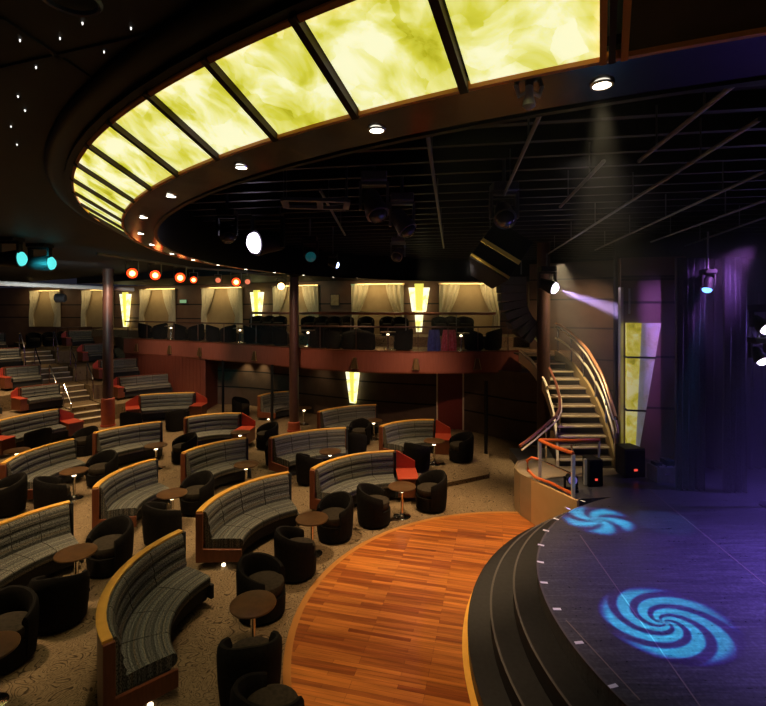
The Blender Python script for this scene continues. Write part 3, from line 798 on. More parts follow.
# dark chairs and a rail on the topmost level behind the aisle
def at_r(u, r):
    kx = (u - U0) / F; A = kx * kx + 1; B = -2 * (kx * TC.x + TC.y); C = TC.length_squared - r * r
    Y = (-B + sqrt(B * B - 4 * A * C)) / (2 * A); return Vector((kx * Y, Y))
for k, u in enumerate((34, 50, 63, 76)):
    p = at_r(u, 26.9); zt = RZ * 12
    chair(0, 0, (p.x + 2, p.y - 2), 'dark tub chair on the topmost level under the left curtains, ' + ORD[k] + ' from the left', zt, 'tub chairs on the topmost level', at=(p.x, p.y, zt))
pts = [at_r(u, 26.35) for u in (56, 68, 80, 92)]; zt = RZ * 12; o0 = Vector((*pts[0], zt))
t = thing('back_level_rail', 'slim dark rail with posts along the topmost level, left of the balcony glass', 'rail', o0)
MB().tube([Vector((*p, zt + .95)) - o0 for p in pts], .025, 8).obj('top_rail', M['darkcol'], t)
for p in pts: MB().box((p.x - o0.x, p.y - o0.y, .47), (.03, .03, .94)).obj('post', M['darkcol'], t)
# chrome hand rails by the aisle
def handrail(pts, label):
    base = min(pts, key=lambda q: q[2]); b = Vector(base)
    o = MB().tube([Vector(p) - b for p in pts], .024, 8).obj('aisle_handrail', M['chrome'], loc=b)
    return tag(o, label, 'handrail', 'chrome handrails along the aisle stairs')
def hr(k, side, label, lead=.0):
    a = sang + side * .615 / TR[k]; dd = Vector((cos(a), sin(a))); z = RZ * 3 * k
    p = TC + dd * (TR[k] - .12); q = TC + dd * (TR[k] + .62)
    z1 = z + 3 * RZ
    handrail([(p.x, p.y, z), (p.x, p.y, z + .80), (*(p + dd * .05), z + .86), (*(q - dd * .06), z1 + .86), (*q, z1 + .82), (q.x, q.y, z1)], label)
for k, w in enumerate(('foot', 'first landing', 'second landing', 'third landing')):
    hr(k, 1, 'sloping chrome handrail left of the aisle stairs at the ' + w)
    hr(k, -1, 'sloping chrome handrail right of the aisle stairs at the ' + w)

# ================================================================== COLUMNS AND POSTS
def column(u, Y, r, z1, label, red=None, zb=0):
    x = (u - U0) / F * Y
    t = thing('column', label, 'column', (x, Y, zb))
    MB().lathe([(r, 0), (r, z1 - zb)], 24).obj('shaft', M['darkcol'], t)
    if red:
        MB().lathe([(r + .05, 0), (r + .05, red), (r, red + .03)], 24).obj('red_foot', M['colred'], t)
    MB().lathe([(r + .07, 0), (r + .07, .06), (r, .07)], 24).obj('base_ring', M['red_top'] if red else M['darkcol'], t)
    MB().lathe([(r, z1 - zb - .1), (r + .08, z1 - zb - .04), (r + .08, z1 - zb - .01)], 24).obj('capital', M['black'], t)
    return x
column(108, 16.7, .165, 5.6, 'tall dark column with a red wooden foot at the bottom of the aisle stairs', .95)
column(294, 16.0, .155, 5.22, 'dark brown central column passing in front of the balcony', .30)
x = column(543.5, 12.6, .165, 5.9, 'dark column in front of the curved staircase, a spotlight at its top')
for u, Y, w in ((223, 18.62, 'left'), (272, 16.98, 'right')):
    o = MB().lathe([(.05, 0), (.05, 2.09)], 12).obj('support_post', M['black'], loc=((u - U0) / F * Y, Y, 0))
    tag(o, 'thin black post under the balcony edge, the ' + w + ' one of two', 'post')
o = MB().lathe([(.05, 0), (.05, 2.1)], 12).obj('support_post', M['black'], loc=((486 - U0) / F * 13.2, 13.2, 0)); tag(o, 'thin dark post beside the low platform, near the staircase', 'post')

# ================================================================== BALCONY FITTINGS
gr = thing('glass_balustrade', 'glass balcony balustrade with slim posts and dark top rail', 'balustrade', (*FS[0], BZ + .05))
org = Vector((*FS[0], BZ + .05))
RL = offs(FS, .0)
mb = MB().tube([Vector((p.x, p.y, BZ + .80)) - org for p in RL], .028, 8); mb.obj('top_rail', M['darkcol'], gr)
pu = [128, 147, 174, 198, 224, 256, 288, 320, 356, 388, 418, 448, 478, 508]
pp = [at_u(RL, u)[0] for u in pu]
for p in pp: MB().box((p.x - org.x, p.y - org.y, .375), (.024, .024, .75)).obj('post', M['darkcol'], gr)
for a, b in zip(pp[:-1], pp[1:]):
    g = (b - a).normalized() * .05
    MB().beam((*(a + g - org.xy), .37), (*(b - g - org.xy), .37), .012, .66).obj('glass_pane', M['glass'], gr)
# fascia bell lamps
for k, u in enumerate((137, 170, 200, 255, 355, 416, 477)):
    p, t = at_u(offs(FS, -.075), u); rz = atan2(t.y, t.x)
    L = thing('bell_lamp', 'small bronze bell shaped lamp on the balcony front, ' + ORD[k] + ' from the left', 'wall lamp', (p.x, p.y, 2.36), rz, 'bell lamps on the balcony front')
    mb = MB(); mb.add([(-.12, 0, -.18), (.12, 0, -.18), (.05, 0, .16), (-.05, 0, .16), (-.10, -.09, -.18), (.10, -.09, -.18), (.04, -.05, .16), (-.04, -.05, .16)],
                      [(0, 1, 2, 3), (7, 6, 5, 4), (0, 4, 5, 1), (1, 5, 6, 2), (2, 6, 7, 3), (3, 7, 4, 0)])
    mb.obj('shade', mat('bronze', (.22, .13, .05), .4, .6), L)
    mb = MB()
    for a, b in (((-.12, -.18), (-.05, .16)), ((.12, -.18), (.05, .16)), ((-.12, -.18), (.12, -.18))): mb.tube([(a[0], -.05, a[1]), (b[0], -.03, b[1])], .014, 6)
    mb.obj('rim', M['brass'], L)
# rear tier rail
rr = [p for p in RT if p.x > -5.4 and p.x < 4.4]; o0 = Vector((*rr[0], 3.05))
t = thing('tier_rail', 'orange wood drink rail on slim posts in front of the rear balcony tier', 'rail', o0)
MB().tube([Vector((p.x, p.y, 3.9)) - o0 for p in rr], .05, 8).obj('drink_rail', mat('rail_wood', (.36, .11, .06), .35), t)
for k in range(0, len(rr), 5): MB().lathe([(.02, 0), (.02, .85)], 8, (*(rr[k] - o0.xy), 0)).obj('post', M['pipe'], t)
# balcony chairs and tables
row = []
C1 = offs(FS, .75); C2 = offs(FS, 1.35)
for u in [133, 146, 160, 181, 196, 214, 228, 252, 266, 281, 318, 333, 350, 366, 403, 474, 492]:
    p, t = at_u(C1, u)
    if p: row.append(p)
for k, p in enumerate(row):
    chair(0, 0, (p.x + 1, p.y + .3) if k % 2 == 0 else (p.x - 1, p.y + .3), 'dark tub chair behind the balcony glass, ' + ORD[k] + ' from the left', BZ, 'tub chairs behind the balcony glass', at=(p.x, p.y, BZ))
for k, u in enumerate((171, 240, 308, 388, 461)):
    p, t = at_u(C1, u)
    if p: table(0, 0, 'small round table behind the balcony glass, ' + ORD[k] + ' from the left', BZ, 'tables behind the balcony glass', at=(p.x, p.y, BZ))
C3 = offs(WS, -1.05); k = 0
for u in [257, 268, 279, 309, 322, 334, 346, 366, 388, 400, 440, 452, 465]:
    p, t = at_u(C3, u)
    if p is None: continue
    chair(0, 0, (p.x, p.y - 2), 'dark tub chair behind the orange drink rail of the rear tier, ' + ORD[k] + ' from the left', 3.05, 'tub chairs on the rear balcony tier', at=(p.x, p.y, 3.05)); k += 1
# cloths
def cloth(u, m, label, w=.34):
    p, t = at_u(offs(FS, .2), u); rz = atan2(t.y, t.x); mb = MB(); n = 16; vs = []; fs = []
    for i in range(n + 1):
        x = -w / 2 + w * i / n
        for j in range(9):
            z = .03 + .70 * j / 8
            wob = .035 * sin(i * 1.3 + j * .3)
            s = 1 - .25 * (j / 8) ** 2
            vs.append((x * s, wob - .06 * (j / 8), z)); 
    for i in range(n + 1):
        x = -w / 2 + w * i / n
        for j in range(9):
            z = .03 + .70 * j / 8; s = 1 - .25 * (j / 8) ** 2
            vs.append((x * s, .035 * sin(i * 1.3 + j * .3) - .06 * (j / 8) + .025, z))
    q = (n + 1) * 9
    for i in range(n):
        for j in range(8):
            a = i * 9 + j; fs += [(a, a + 9, a + 10, a + 1), (q + a, q + a + 1, q + a + 10, q + a + 9)]
    for i in range(n): fs += [(i * 9, q + i * 9, q + i * 9 + 9, i * 9 + 9), (i * 9 + 8, i * 9 + 17, q + i * 9 + 17, q + i * 9 + 8)]
    for j in range(8): fs += [(j, j + 1, q + j + 1, q + j), (n * 9 + j, q + n * 9 + j, q + n * 9 + j + 1, n * 9 + j + 1)]
    o = mb.add(vs, fs).obj('draped_coat', m, loc=(p.x, p.y, BZ - .02), rz=rz); tag(o, label, 'coat')
cloth(449, M['redcloth'], 'red patterned coat hanging behind the balcony glass', .50)
cloth(434, M['bluecloth'], 'plain blue coat hanging behind the balcony glass', .42)

# curtained windows on the back wall
WI = offs(WS, -.03)
def bay(k, u0, u1):
    a, _ = at_u(WI, u0); b, _ = at_u(WI, u1)
    L = (b - a).length; t = (b - a) / L; rz = atan2(t.y, t.x); c = (a + b) / 2
    w = thing('curtained_window', 'gold tied-back curtains over a beige blind on the back wall, ' + ORD[k] + ' from the left', 'curtain', (c.x, c.y, 3.06), rz, 'curtained windows along the back wall')
    MB().box((0, -.02, 1.0), (L, .03, 2.0)).obj('blind', M['blindfab'], w)
    for s in (-1, 1):
        mb = MB(); n = 22; vs = []; fs = []; W = L * .34
        for j in range(13):
            f = j / 12; z = 2.0 * (1 - f)
            # inner edge sweeps out to the tie at 62 percent
            inn = W * (1 - .62 * min(1, f / .66) ** 1.5) if f < .66 else W * (.38 + .12 * (f - .66) / .34)
            for i in range(n + 1):
                g = i / n
                x = s * (L / 2 - inn * g)
                y = -.11 + .06 * sin(g * 7 * pi + j * .15)
                vs.append((x, y, z))
        m1 = len(vs); vs += [(x, y + .02, z) for x, y, z in vs]
        for j in range(12):
            for i in range(n):
                q = j * (n + 1) + i; fs += [(q, q + 1, q + n + 2, q + n + 1), (m1 + q, m1 + q + n + 1, m1 + q + n + 2, m1 + q + 1)]
        for j in range(12):
            for i in (0, n):
                q = j * (n + 1) + i; fs.append((q, q + n + 1, m1 + q + n + 1, m1 + q))
        mb.add(vs, fs).obj('drape', M['drape'], w)
    MB().box((0, -.07, 2.0), (L + .05, .12, .05)).obj('pelmet', M['brass'], w)
    return a, b, t
for k, (u0, u1) in enumerate([(31, 61), (83, 114), (141, 176), (203, 243), (274, 319), (352, 404), (439, 500)]):
    a, b, t = bay(k, u0, u1); c = (a + b) / 2; nn = Vector((t.y, -t.x))
    area((c.x + nn.x * .55, c.y + nn.y * .55, 5.12), (c.x + nn.x * .1, c.y + nn.y * .1, 3.6), 15 if k > 1 else 10, (1, .76, .38), (b - a).length * .9, .12, 'curtain_cove_light')

def sconce(u, S, off, zt, zb, wt, wb, label, wide=False):
    p, t = at_u(offs(S, off), u); rz = atan2(t.y, t.x); h = zt - zb
    s = thing('fan_sconce', label, 'wall sconce', (p.x, p.y, zb), rz, 'glowing fan sconces')
    zc = h * (.42 if wide else .2)
    def taper(w0, w1, z0, z1, d0, d1, m, name, xo=0):
        mb = MB(); mb.add([(-w0 / 2 + xo, 0, z0), (w0 / 2 + xo, 0, z0), (w1 / 2 + xo, 0, z1), (-w1 / 2 + xo, 0, z1), (-w0 / 2 + xo, -d0, z0), (w0 / 2 + xo, -d0, z0), (w1 / 2 + xo, -d1, z1), (-w1 / 2 + xo, -d1, z1)],
                          [(0, 1, 2, 3), (7, 6, 5, 4), (0, 4, 5, 1), (1, 5, 6, 2), (2, 6, 7, 3), (3, 7, 4, 0)]); return mb.obj(name, m, s, smooth=False)
    wc = wb + (wt - wb) * (.55 if wide else zc / h)
    if wide:
        taper(wb, wb * 1.6, 0, zc, .08, .12, M['sconce'], 'stem'); taper(wc, wt, zc, h * .92, .12, .16, M['sconce'], 'fan')
        taper(wc * .45, wt * .42, zc + .05, h, .17, .2, M['sconce_deep'], 'centre_panel')
    else:
        taper(wb, wt, 0, h * .95, .07, .13, M['sconce'], 'fan'); taper(wb * .45, wt * .36, .05, h, .09, .16, M['sconce_deep'], 'centre_panel')
    for f in (.3, .62):
        z = h * f; w = wb + (wt - wb) * f
        if not wide: MB().box((0, -.075 - .06 * f, z), (w + .01, .03, .012)).obj('cross_bar', M['brass'], s)
sconce(126.5, WS, -.12, 4.92, 3.12, .70, .30, 'tall glowing fan sconce between the curtains far left, beside the red-footed column')
sconce(258, WS, -.12, 4.90, 3.15, .74, .30, 'tall glowing fan sconce on the back wall left of the central column')
sconce(419, WS, -.12, 5.06, 3.15, .84, .22, 'two-tier glowing fan sconce on the back wall right of centre', True)
sconce(353.5, LW, -.06, 2.0, .62, .58, .24, 'narrow glowing fan sconce on the dark wall under the balcony')
# picture, exit sign
p, t = at_u(offs(WS, -.03), 335); rz = atan2(t.y, t.x)
o = thing('framed_picture', 'small framed amber picture on the back wall right of the central column', 'picture', (p.x, p.y, 4.18), rz)
MB().box((0, 0, .25), (.44, .04, .52)).obj('frame', M['darkcol'], o); MB().box((0, -.025, .25), (.36, .012, .44)).obj('print', M['pict'], o)
p, t = at_u(offs(WS, -.03), 183.5); rz = atan2(t.y, t.x)
o = thing('exit_sign', 'small pale green exit sign on the back wall between curtains', 'sign', (p.x, p.y, 4.33), rz)
MB().box((0, 0, .1), (.46, .05, .2)).obj('housing', M['black'], o); MB().box((0, -.03, .1), (.42, .012, .16)).obj('face', M['e_green'], o)

# ================================================================== CURVED STAIRCASE
sc = thing('curved_staircase', 'curved staircase with pale step edges and brass rails rising to the balcony', 'staircase', (4.2, 9.9, STZ))
so = Vector((4.2, 9.9, STZ))
def quad(y, pts):
    (y0, x0), (y1, x1), (y2, x2) = pts
    return x0 * (y - y1) * (y - y2) / ((y0 - y1) * (y0 - y2)) + x1 * (y - y0) * (y - y2) / ((y1 - y0) * (y1 - y2)) + x2 * (y - y0) * (y - y1) / ((y2 - y0) * (y2 - y1))
LX = [(9.9, 3.65), (11.4, 4.06), (14.3, 4.14)]; RX = [(9.9, 4.72), (11.4, 5.05), (14.3, 5.12)]
vy = [459, 447, 436, 426, 416, 406, 396.5, 388, 379, 371, 363, 355]
NZ = [STZ + .1558 * (i + 1) for i in range(12)]
NY = [F * (H - z) / (v - V0) for z, v in zip(NZ, vy)]
for i in range(12):
    y0 = NY[i]; y1 = NY[i + 1] + .03 if i < 11 else 15.2
    z = NZ[i]; l0, r0 = quad(y0, LX), quad(y0, RX); l1, r1 = quad(y1, LX), quad(y1, RX)
    if i == 11: l1, r1 = l0, r0
    mb = MB().prism([(l0 - so.x, y0 - so.y), (r0 - so.x, y0 - so.y), (r1 - so.x, y1 - so.y), (l1 - so.x, y1 - so.y)], z - .045 - STZ, z - STZ)
    o = mb.obj('tread', M['stair'], sc, smooth=False)
    MB().box(((l0 + r0) / 2 - so.x, y0 - so.y - .005, z - STZ - .015), (r0 - l0, .055, .035)).obj('step_edge', M['nosing'], o)
    MB().box(((l0 + r0) / 2 - so.x, y0 - so.y + .03, z - STZ - .1), (r0 - l0, .015, .13)).obj('riser', M['riser'], o)
def side(X, off, dz0, dz1, y0=9.8, y1=14.35, n=24):
    out = []
    for i in range(n + 1):
        y = y0 + (y1 - y0) * i / n
        # nose height at y
        if y <= NY[0]: z = NZ[0] - (NY[0] - y) * .5
        elif y >= NY[-1]: z = NZ[-1]
        else:
            k = max(j for j in range(12) if NY[j] <= y); f = (y - NY[k]) / (NY[k + 1] - NY[k]); z = NZ[k] + f * .1558
        out.append((Vector((quad(y, X) + off, y, z + dz0)) - so, Vector((quad(y, X) + off, y, z + dz1)) - so))
    return out
def plate(sd, th, m, name):
    mb = MB(); vs = []; fs = []
    for a, b in sd: vs += [(a.x - th / 2, a.y, a.z), (a.x + th / 2, a.y, a.z), (b.x + th / 2, b.y, b.z), (b.x - th / 2, b.y, b.z)]
    for i in range(len(sd) - 1):
        for j in range(4): fs.append((i * 4 + j, (i + 1) * 4 + j, (i + 1) * 4 + (j + 1) % 4, i * 4 + (j + 1) % 4))
    n = len(sd) - 1; fs += [(0, 1, 2, 3), (n * 4 + 3, n * 4 + 2, n * 4 + 1, n * 4)]
    return mb.add(vs, fs).obj(name, m, sc)
plate(side(RX, .05, -.16, .14), .06, mat('gold_stringer', (.62, .44, .18), .35, .25), 'stringer')
plate(side(LX, -.05, -.22, .05), .05, M['cream'], 'stringer')
MB().tube([b for a, b in side(RX, .06, 0, .93)], .038, 8).obj('handrail', mat('copper_handrail', (.62, .27, .12), .3, .2), sc)
MB().tube([b for a, b in side(RX, .02, 0, .83)], .022, 8).obj('grip_rail', M['cream'], sc)
MB().tube([b for a, b in side(RX, .05, 0, .50)], .03, 8).obj('mid_rail', M['cream'], sc)
MB().tube([b for a, b in side(LX, -.05, 0, .86, 12.9, 14.35)], .035, 8).obj('handrail', M['cream'], sc)
MB().tube([b for a, b in side(LX, -.05, 0, .12, 12.0, 14.35)], .03, 8).obj('lower_rail', M['cream'], sc)
for f in (0, .2, .4, .6, .8, 1):
    y = 9.82 + f * 4.4; a, b = side(RX, .05, .0, .93, y, y + .01, 1)[0]
    MB().tube([a, b], .022, 8).obj('baluster', M['chrome'], sc)
# newel at foot right, curved left rail
q = Vector((quad(9.75, RX) + .06, 9.72, STZ)) - so
MB().tube([q, q + Vector((0, 0, .75)), q + Vector((0.0, .08, .98))], .05, 10).obj('newel', M['brass'], sc)
lp = [PY(549.5, 368, 12.2), PY(556, 383, 11.7), PY(559.6, 397, 11.2), PY(559.5, 408, 10.8), PY(556, 416, 10.5), PY(546, 425, 10.2), PY(533, 436, 9.9), PY(520, 446, 9.6)]
MB().tube([p - so for p in lp], .032, 8).obj('curved_handrail', mat('dark_red_handrail', (.22, .07, .04), .3), sc)
MB().tube([p - so + Vector((.03, -.03, -.07)) for p in lp], .018, 8).obj('curved_grip', M['cream'], sc)
for k in (3, 5):
    p = lp[k]; MB().tube([p - so, Vector((p.x, p.y, STZ)) - so], .022, 8).obj('baluster', M['chrome'], sc)

# guard rail with orange hand rails on the landing
g1, g2, g3 = Vector((2.97, 9.1, STZ)), Vector((3.28, 8.28, STZ)), Vector((4.32, 9.6, STZ))
gl = thing('landing_guard_rail', 'low guard rail with orange-red handrails and metal posts at the staircase foot', 'rail', g1)
def rel(p, z): return Vector((p.x, p.y, STZ + z)) - g1
for p in (g1, g2): MB().box(rel(p, .37), (.055, .055, .74)).obj('post', M['cord'], gl)
MB().tube([rel(g3, 0), rel(g3, .62)], .025, 8).obj('post', M['cord'], gl)
MB().tube([rel(g1, .76), rel(g1.lerp(g2, .5) + Vector((-.03, 0, 0)), .76), rel(g2, .76)], .035, 10).obj('handrail', M['red_rail'], gl)
MB().tube([rel(g1, .765), rel(g1.lerp(g3, .5) + Vector((0, -.12, 0)), .72), rel(g3, .64)], .035, 10).obj('handrail', M['red_rail'], gl)
MB().tube([rel(g1, .40), rel(g1.lerp(g2, .5), .40), rel(g2, .40)], .015, 8).obj('mid_rail', M['chrome'], gl)
MB().tube([rel(g2, .70), rel(g2.lerp(g3, .5) + Vector((-.25, .1, 0)), .68), rel(g3, .60)], .02, 8).obj('mid_rail', M['chrome'], gl)
MB().tube([rel(g1, .40), rel(g1 + Vector((-.14, .05, 0)), .42), rel(g1 + Vector((-.2, .12, 0)), .34), rel(g1 + Vector((-.19, .1, 0)), .16), rel(g1 + Vector((-.1, -.06, 0)), .08), rel(g1.lerp(g2, .35), .06), rel(g2, .06)], .028, 8).obj('kick_rail', M['red_rail'], gl)

# ================================================================== STAGE ITEMS
def pa(u, v, w, hgt, dep, rz, label, badge=True, side_grey=False):
    p = P(u, v, STZ); t = thing('stage_monitor', label, 'loudspeaker', (p.x, p.y + dep / 2, STZ), rz)
    mb = MB(); mb.prism([(-w / 2, -dep / 2), (w / 2, -dep / 2), (w * .36, dep / 2), (-w * .36, dep / 2)], 0, hgt); mb.obj('cabinet', M['black'], t, bevel=.015)
    MB().box((0, -dep / 2 - .008, hgt * .5), (w * .9, .016, hgt * .9)).obj('grille', M['arrayfab'] if False else M['blackgloss'], t)
    if badge: MB().box((0, -dep / 2 - .02, hgt * .28), (w * .16, .01, hgt * .07)).obj('badge', M['e_badge'], t)
    if side_grey: MB().box((-w / 2 - .012, -dep * .2, hgt * .5), (.05, .05, hgt * .95)).obj('edge_strip', M['cord'], t)
    return t
pa(595, 487, .28, .50, .3, .1, 'slim black loudspeaker with red badge at the staircase foot', True, True)
pa(634, 478, .43, .56, .4, .12, 'wide black loudspeaker with red badge below the onyx wedge light')
p = P(668, 483, STZ); t = thing('equipment_case', 'grey equipment case with black gear on top beside the stage curtain', 'case', (p.x, p.y + .15, STZ), .1)
MB().box((0, 0, .15), (.46, .3, .30)).obj('case_body', M['greycase'], t, bevel=.01)
MB().box((.08, 0, .35), (.16, .2, .1)).obj('mixer', M['black'], t); MB().box((-.14, 0, .33), (.12, .16, .06)).obj('radio_pack', M['black'], t)
for x in (-.2, -.05, .1): MB().box((x, -.14, .305), (.03, .02, .015)).obj('clasp', M['chrome'], t)
MB().tube([(-.1, -.155, .16), (-.1, -.18, .18), (.0, -.18, .18), (.0, -.155, .16)], .008, 6).obj('handle', M['chrome'], t)

# moving heads
def moving_head(loc, aim, label, lens, s=1.0, body=None, group=None, hang=True, ell=1.0, name='moving_spotlight', pipe_top=None, beam=None):
    t = thing(name, label, 'stage light', loc, 0, group); body = body or M['black']
    d = (Vector(aim) - Vector(loc)).normalized(); q = d.to_track_quat('Z', 'Y').to_matrix()
    def xf(mb):
        mb.v = [tuple(q @ Vector(v)) for v in mb.v]; return mb
    sg = 1 if hang else -1
    if beam: spot(Vector(loc) + d * .24 * s, aim, beam[0], beam[1], beam[2], .5, .04, 'beam')
    xf(MB().lathe([(.05 * s, -.16 * s), (.085 * s, -.13 * s), (.10 * s, .0), (.115 * s, .10 * s), (.115 * s, .13 * s), (.095 * s, .13 * s)], 20)).obj('head', body, t)
    xf(MB().lathe([(.0, .115 * s), (.095 * s, .115 * s), (.095 * s, .135 * s), (.085 * s, .165 * s), (.05 * s, .19 * s), (0, .2 * s)], 20)).obj('lens', lens, t)
    mb = MB()
    for sx in (-1, 1): mb.box((sx * .135 * s, 0, sg * .08 * s), (.03 * s, .07 * s, .26 * s))
    mb.box((0, 0, sg * .21 * s), (.30 * s, .08 * s, .03 * s)); mb.obj('yoke', body, t)
    MB().box((0, 0, sg * .27 * s), (.26 * s, .22 * s, .09 * s)).obj('base', body, t, bevel=.01 * s)
    if hang:
        top = pipe_top if pipe_top else .45 * s
        MB().tube([(0, 0, .3 * s), (0, 0, max(top, .33 * s))], .02 * s, 8).obj('clamp', M['pipe'], t)
    return t
def can(loc, aim, label, lens, s=1.0, group=None, top=.3):
    t = thing('par_spotlight', label, 'stage light', loc, 0, group)
    d = (Vector(aim) - Vector(loc)).normalized(); q = d.to_track_quat('Z', 'Y').to_matrix()
    def xf(mb):
        mb.v = [tuple(q @ Vector(v)) for v in mb.v]; return mb
    xf(MB().lathe([(.03 * s, -.2 * s), (.07 * s, -.17 * s), (.1 * s, -.05 * s), (.105 * s, .12 * s), (.098 * s, .12 * s), (.09 * s, -.04 * s), (.03 * s, -.15 * s)], 18, ring=True)).obj('housing', M['black'], t)
    xf(MB().lathe([(0, .06 * s), (.092 * s, .06 * s), (.092 * s, .09 * s), (.07 * s, .11 * s), (0, .12 * s)], 18)).obj('lens', lens, t)
    if lens == M['e_red']: xf(MB().lathe([(0, .11 * s), (.052 * s, .112 * s), (.045 * s, .13 * s), (0, .135 * s)], 14)).obj('bulb', M['e_redhot'], t)
    mb = MB(); mb.tube([(-.12 * s, 0, 0), (-.12 * s, 0, .2 * s), (.12 * s, 0, .2 * s), (.12 * s, 0, 0)], .012 * s, 6); mb.obj('yoke', M['pipe'], t)
    MB().tube([(0, 0, .2 * s), (0, 0, top)], .015 * s, 6).obj('clamp', M['pipe'], t)
    return t
RG = 'red spotlights in a row under the ceiling'
reds = [(132, 272.5, 'e_red', 1.15), (155, 274.5, 'e_red', 1.1), (180, 277, 'e_red', 1.1), (193.5, 279.5, 'e_red', .75), (218, 280, 'e_dimred', .6), (236, 281.5, 'e_red', .95), (247.5, 281.5, 'e_dimred', .6), (281, 286, 'e_amber', .8)]
names = ['largest leftmost glowing red', 'second glowing red', 'third glowing red', 'smaller fourth glowing red', 'dim pinkish', 'crimson fifth glowing', 'dim reddish small', 'warm white glowing']
extra = [' at the left end of the row', ' from the left of the row', ' from the left of the row', ' beside the third', ' in the middle of the row', ' right of the dim one', ' next to the crimson one', ' just left of the central column']
pr = []
for (u, v, m, s), nm, ex in zip(reds, names, extra):
    z = 4.85; Y = F * (z - H) / (V0 - v); loc = Vector(((u - U0) / F * Y, Y, z)); pr.append(loc)
    can(loc, (.5, .0, 2.2), nm + ' spotlight' + ex, M[m], s * Y / 10.5, RG, .262)
pr2 = [p + Vector((0, 0, .30)) for p in pr]
o = MB().tube([pr2[0] - pr2[0] + Vector((-.2, -.9, 0)), pr2[3] - pr2[0], pr2[5] - pr2[0], pr2[7] - pr2[0]], .03, 8).obj('lighting_pipe', M['pipe'], loc=pr2[0]); tag(o, 'dark lighting pipe carrying the row of red spotlights', 'pipe')
for (u, v, w) in ((9, 259, 'left'), (40, 263.5, 'right')):
    z = 5.05; Y = F * (z - H) / (V0 - v); loc = Vector(((u - U0) / F * Y, Y, z))
    t = moving_head(loc, (loc.x + 2.0, loc.y + .45, loc.z + .1), 'cyan glowing stage light under the dark ceiling, the ' + w + ' one of two', M['e_cyan'], 1.5, name='stage_spotlight', pipe_top=.52)
    spot(loc + Vector((.1, .3, -.05)), (loc.x + .6, loc.y + 10, 4.6), 160, (.04, .7, .8), 70, 1, .1, 'teal_beam')
# pale tube soffit at left
A, B = PY(-25, 282, 13.2), PY(133, 289.5, 18.2)
o = MB().tube([Vector((0, 0, 0)), B - A], .075, 10).obj('soffit_tube', M['cord'], loc=A); tag(o, 'long pale metal tube hanging along the left under the ceiling', 'pipe')
o = MB().lathe([(.10, 0), (.14, .03), (.14, .26), (.10, .3)], 16).obj('hanging_projector', M['black'], loc=PY(55, 298, 15.0)); tag(o, 'dark projector hung below the pale metal tube, left', 'projector')
o.rotation_euler = (0, radians(90), 0.2)
tb = Vector(o.location); 
# spots inside ring
moving_head(PY(268, 242, 8.8), (-4.0, 7.0, 4.9), 'bright violet-white moving light left of the ring opening', M['e_violet'], 2.0, pipe_top=.75)
moving_head(PY(374, 205, 6.2), (1.5, 4, 1), 'violet-lit moving light hanging in the middle of the black grid', M['darkglass'], body=M['headgrey'], s=1.3, pipe_top=.7)
moving_head(PY(402, 222, 6.6), (3, 5, 1), 'slanting dark moving light right of the violet-lit one', M['darkglass'], body=M['headgrey'], s=1.2, pipe_top=.75)
moving_head(PY(398, 254, 9.5), (-1, 5, 2), 'small pale moving light low in the centre of the black grid', M['darkglass'], body=M['headgrey'], s=1.0, pipe_top=.8)
moving_head(PY(504, 214, 6.0), (1, 2, 2.5), 'violet-tinted moving light above the tilted loudspeaker', M['darkglass'], body=M['headgrey'], s=1.2, pipe_top=.7)
moving_head(PY(310, 254, 9.6), (0, 4, 2), 'teal-lit moving light between the bright one and the central column', emis('lens_teal', (.02, .25, .28), .15), 1.1, pipe_top=.7)
moving_head(PY(333, 264, 10.5), (1.6, 10.6, 4.3), 'small blue-white beam light right of the central column top', emis('lens_bluewhite', (.5, .65, 1), 5), .7, pipe_top=.9, beam=(500, (.45, .55, 1), 16))
moving_head(PY(547, 285.5, 12.05), (7.0, 9.5, 3.2), 'bright violet-white spotlight at the top of the staircase column', M['e_violet'], 1.5, pipe_top=.8, beam=(11000, (.6, .42, 1), 15))
moving_head(PY(227, 232, 7.6), (-1, 5, 2), 'dark teal moving light at the left inside the ring', M['darkglass'], 1.1, pipe_top=.8)
moving_head(PY(760, 324, 7.8), (6.6, 5.5, 2.2), 'upper bright violet spotlight at the right edge of the stage', M['e_violet'], 1.0, pipe_top=.5, beam=(1100, (.62, .5, 1), 36))
moving_head(PY(758, 355, 7.8), (6.5, 6.0, 1.2), 'lower bright violet spotlight at the right edge of the stage', M['e_violet'], .9, pipe_top=.33, beam=(900, (.62, .5, 1), 36))
moving_head(PY(708, 284, 8.3), (4.8, 7.7, 2.2), 'narrow blue spotlight over the stage curtains', M['e_blue'], .8, pipe_top=.9, beam=(260, (.1, .32, 1), 14))
moving_head(P(572, 492, STZ) + Vector((0, .05, .22)), (3.2, 6, 1.2), 'small violet floor light on the landing by the guard rail post', emis('lens_floor_violet', (.25, .2, .7), .4), .8, hang=False, name='floor_light')
# boom for right edge spots
b0 = PY(760, 324, 7.8)
o = MB().lathe([(.16, 0), (.16, .03), (.03, .05), (.03, 4.2)], 12).obj('lighting_boom', M['black'], loc=(b0.x + .26, b0.y + .1, STZ)); tag(o, 'black vertical lighting boom at the right edge behind the violet spotlights', 'stand')

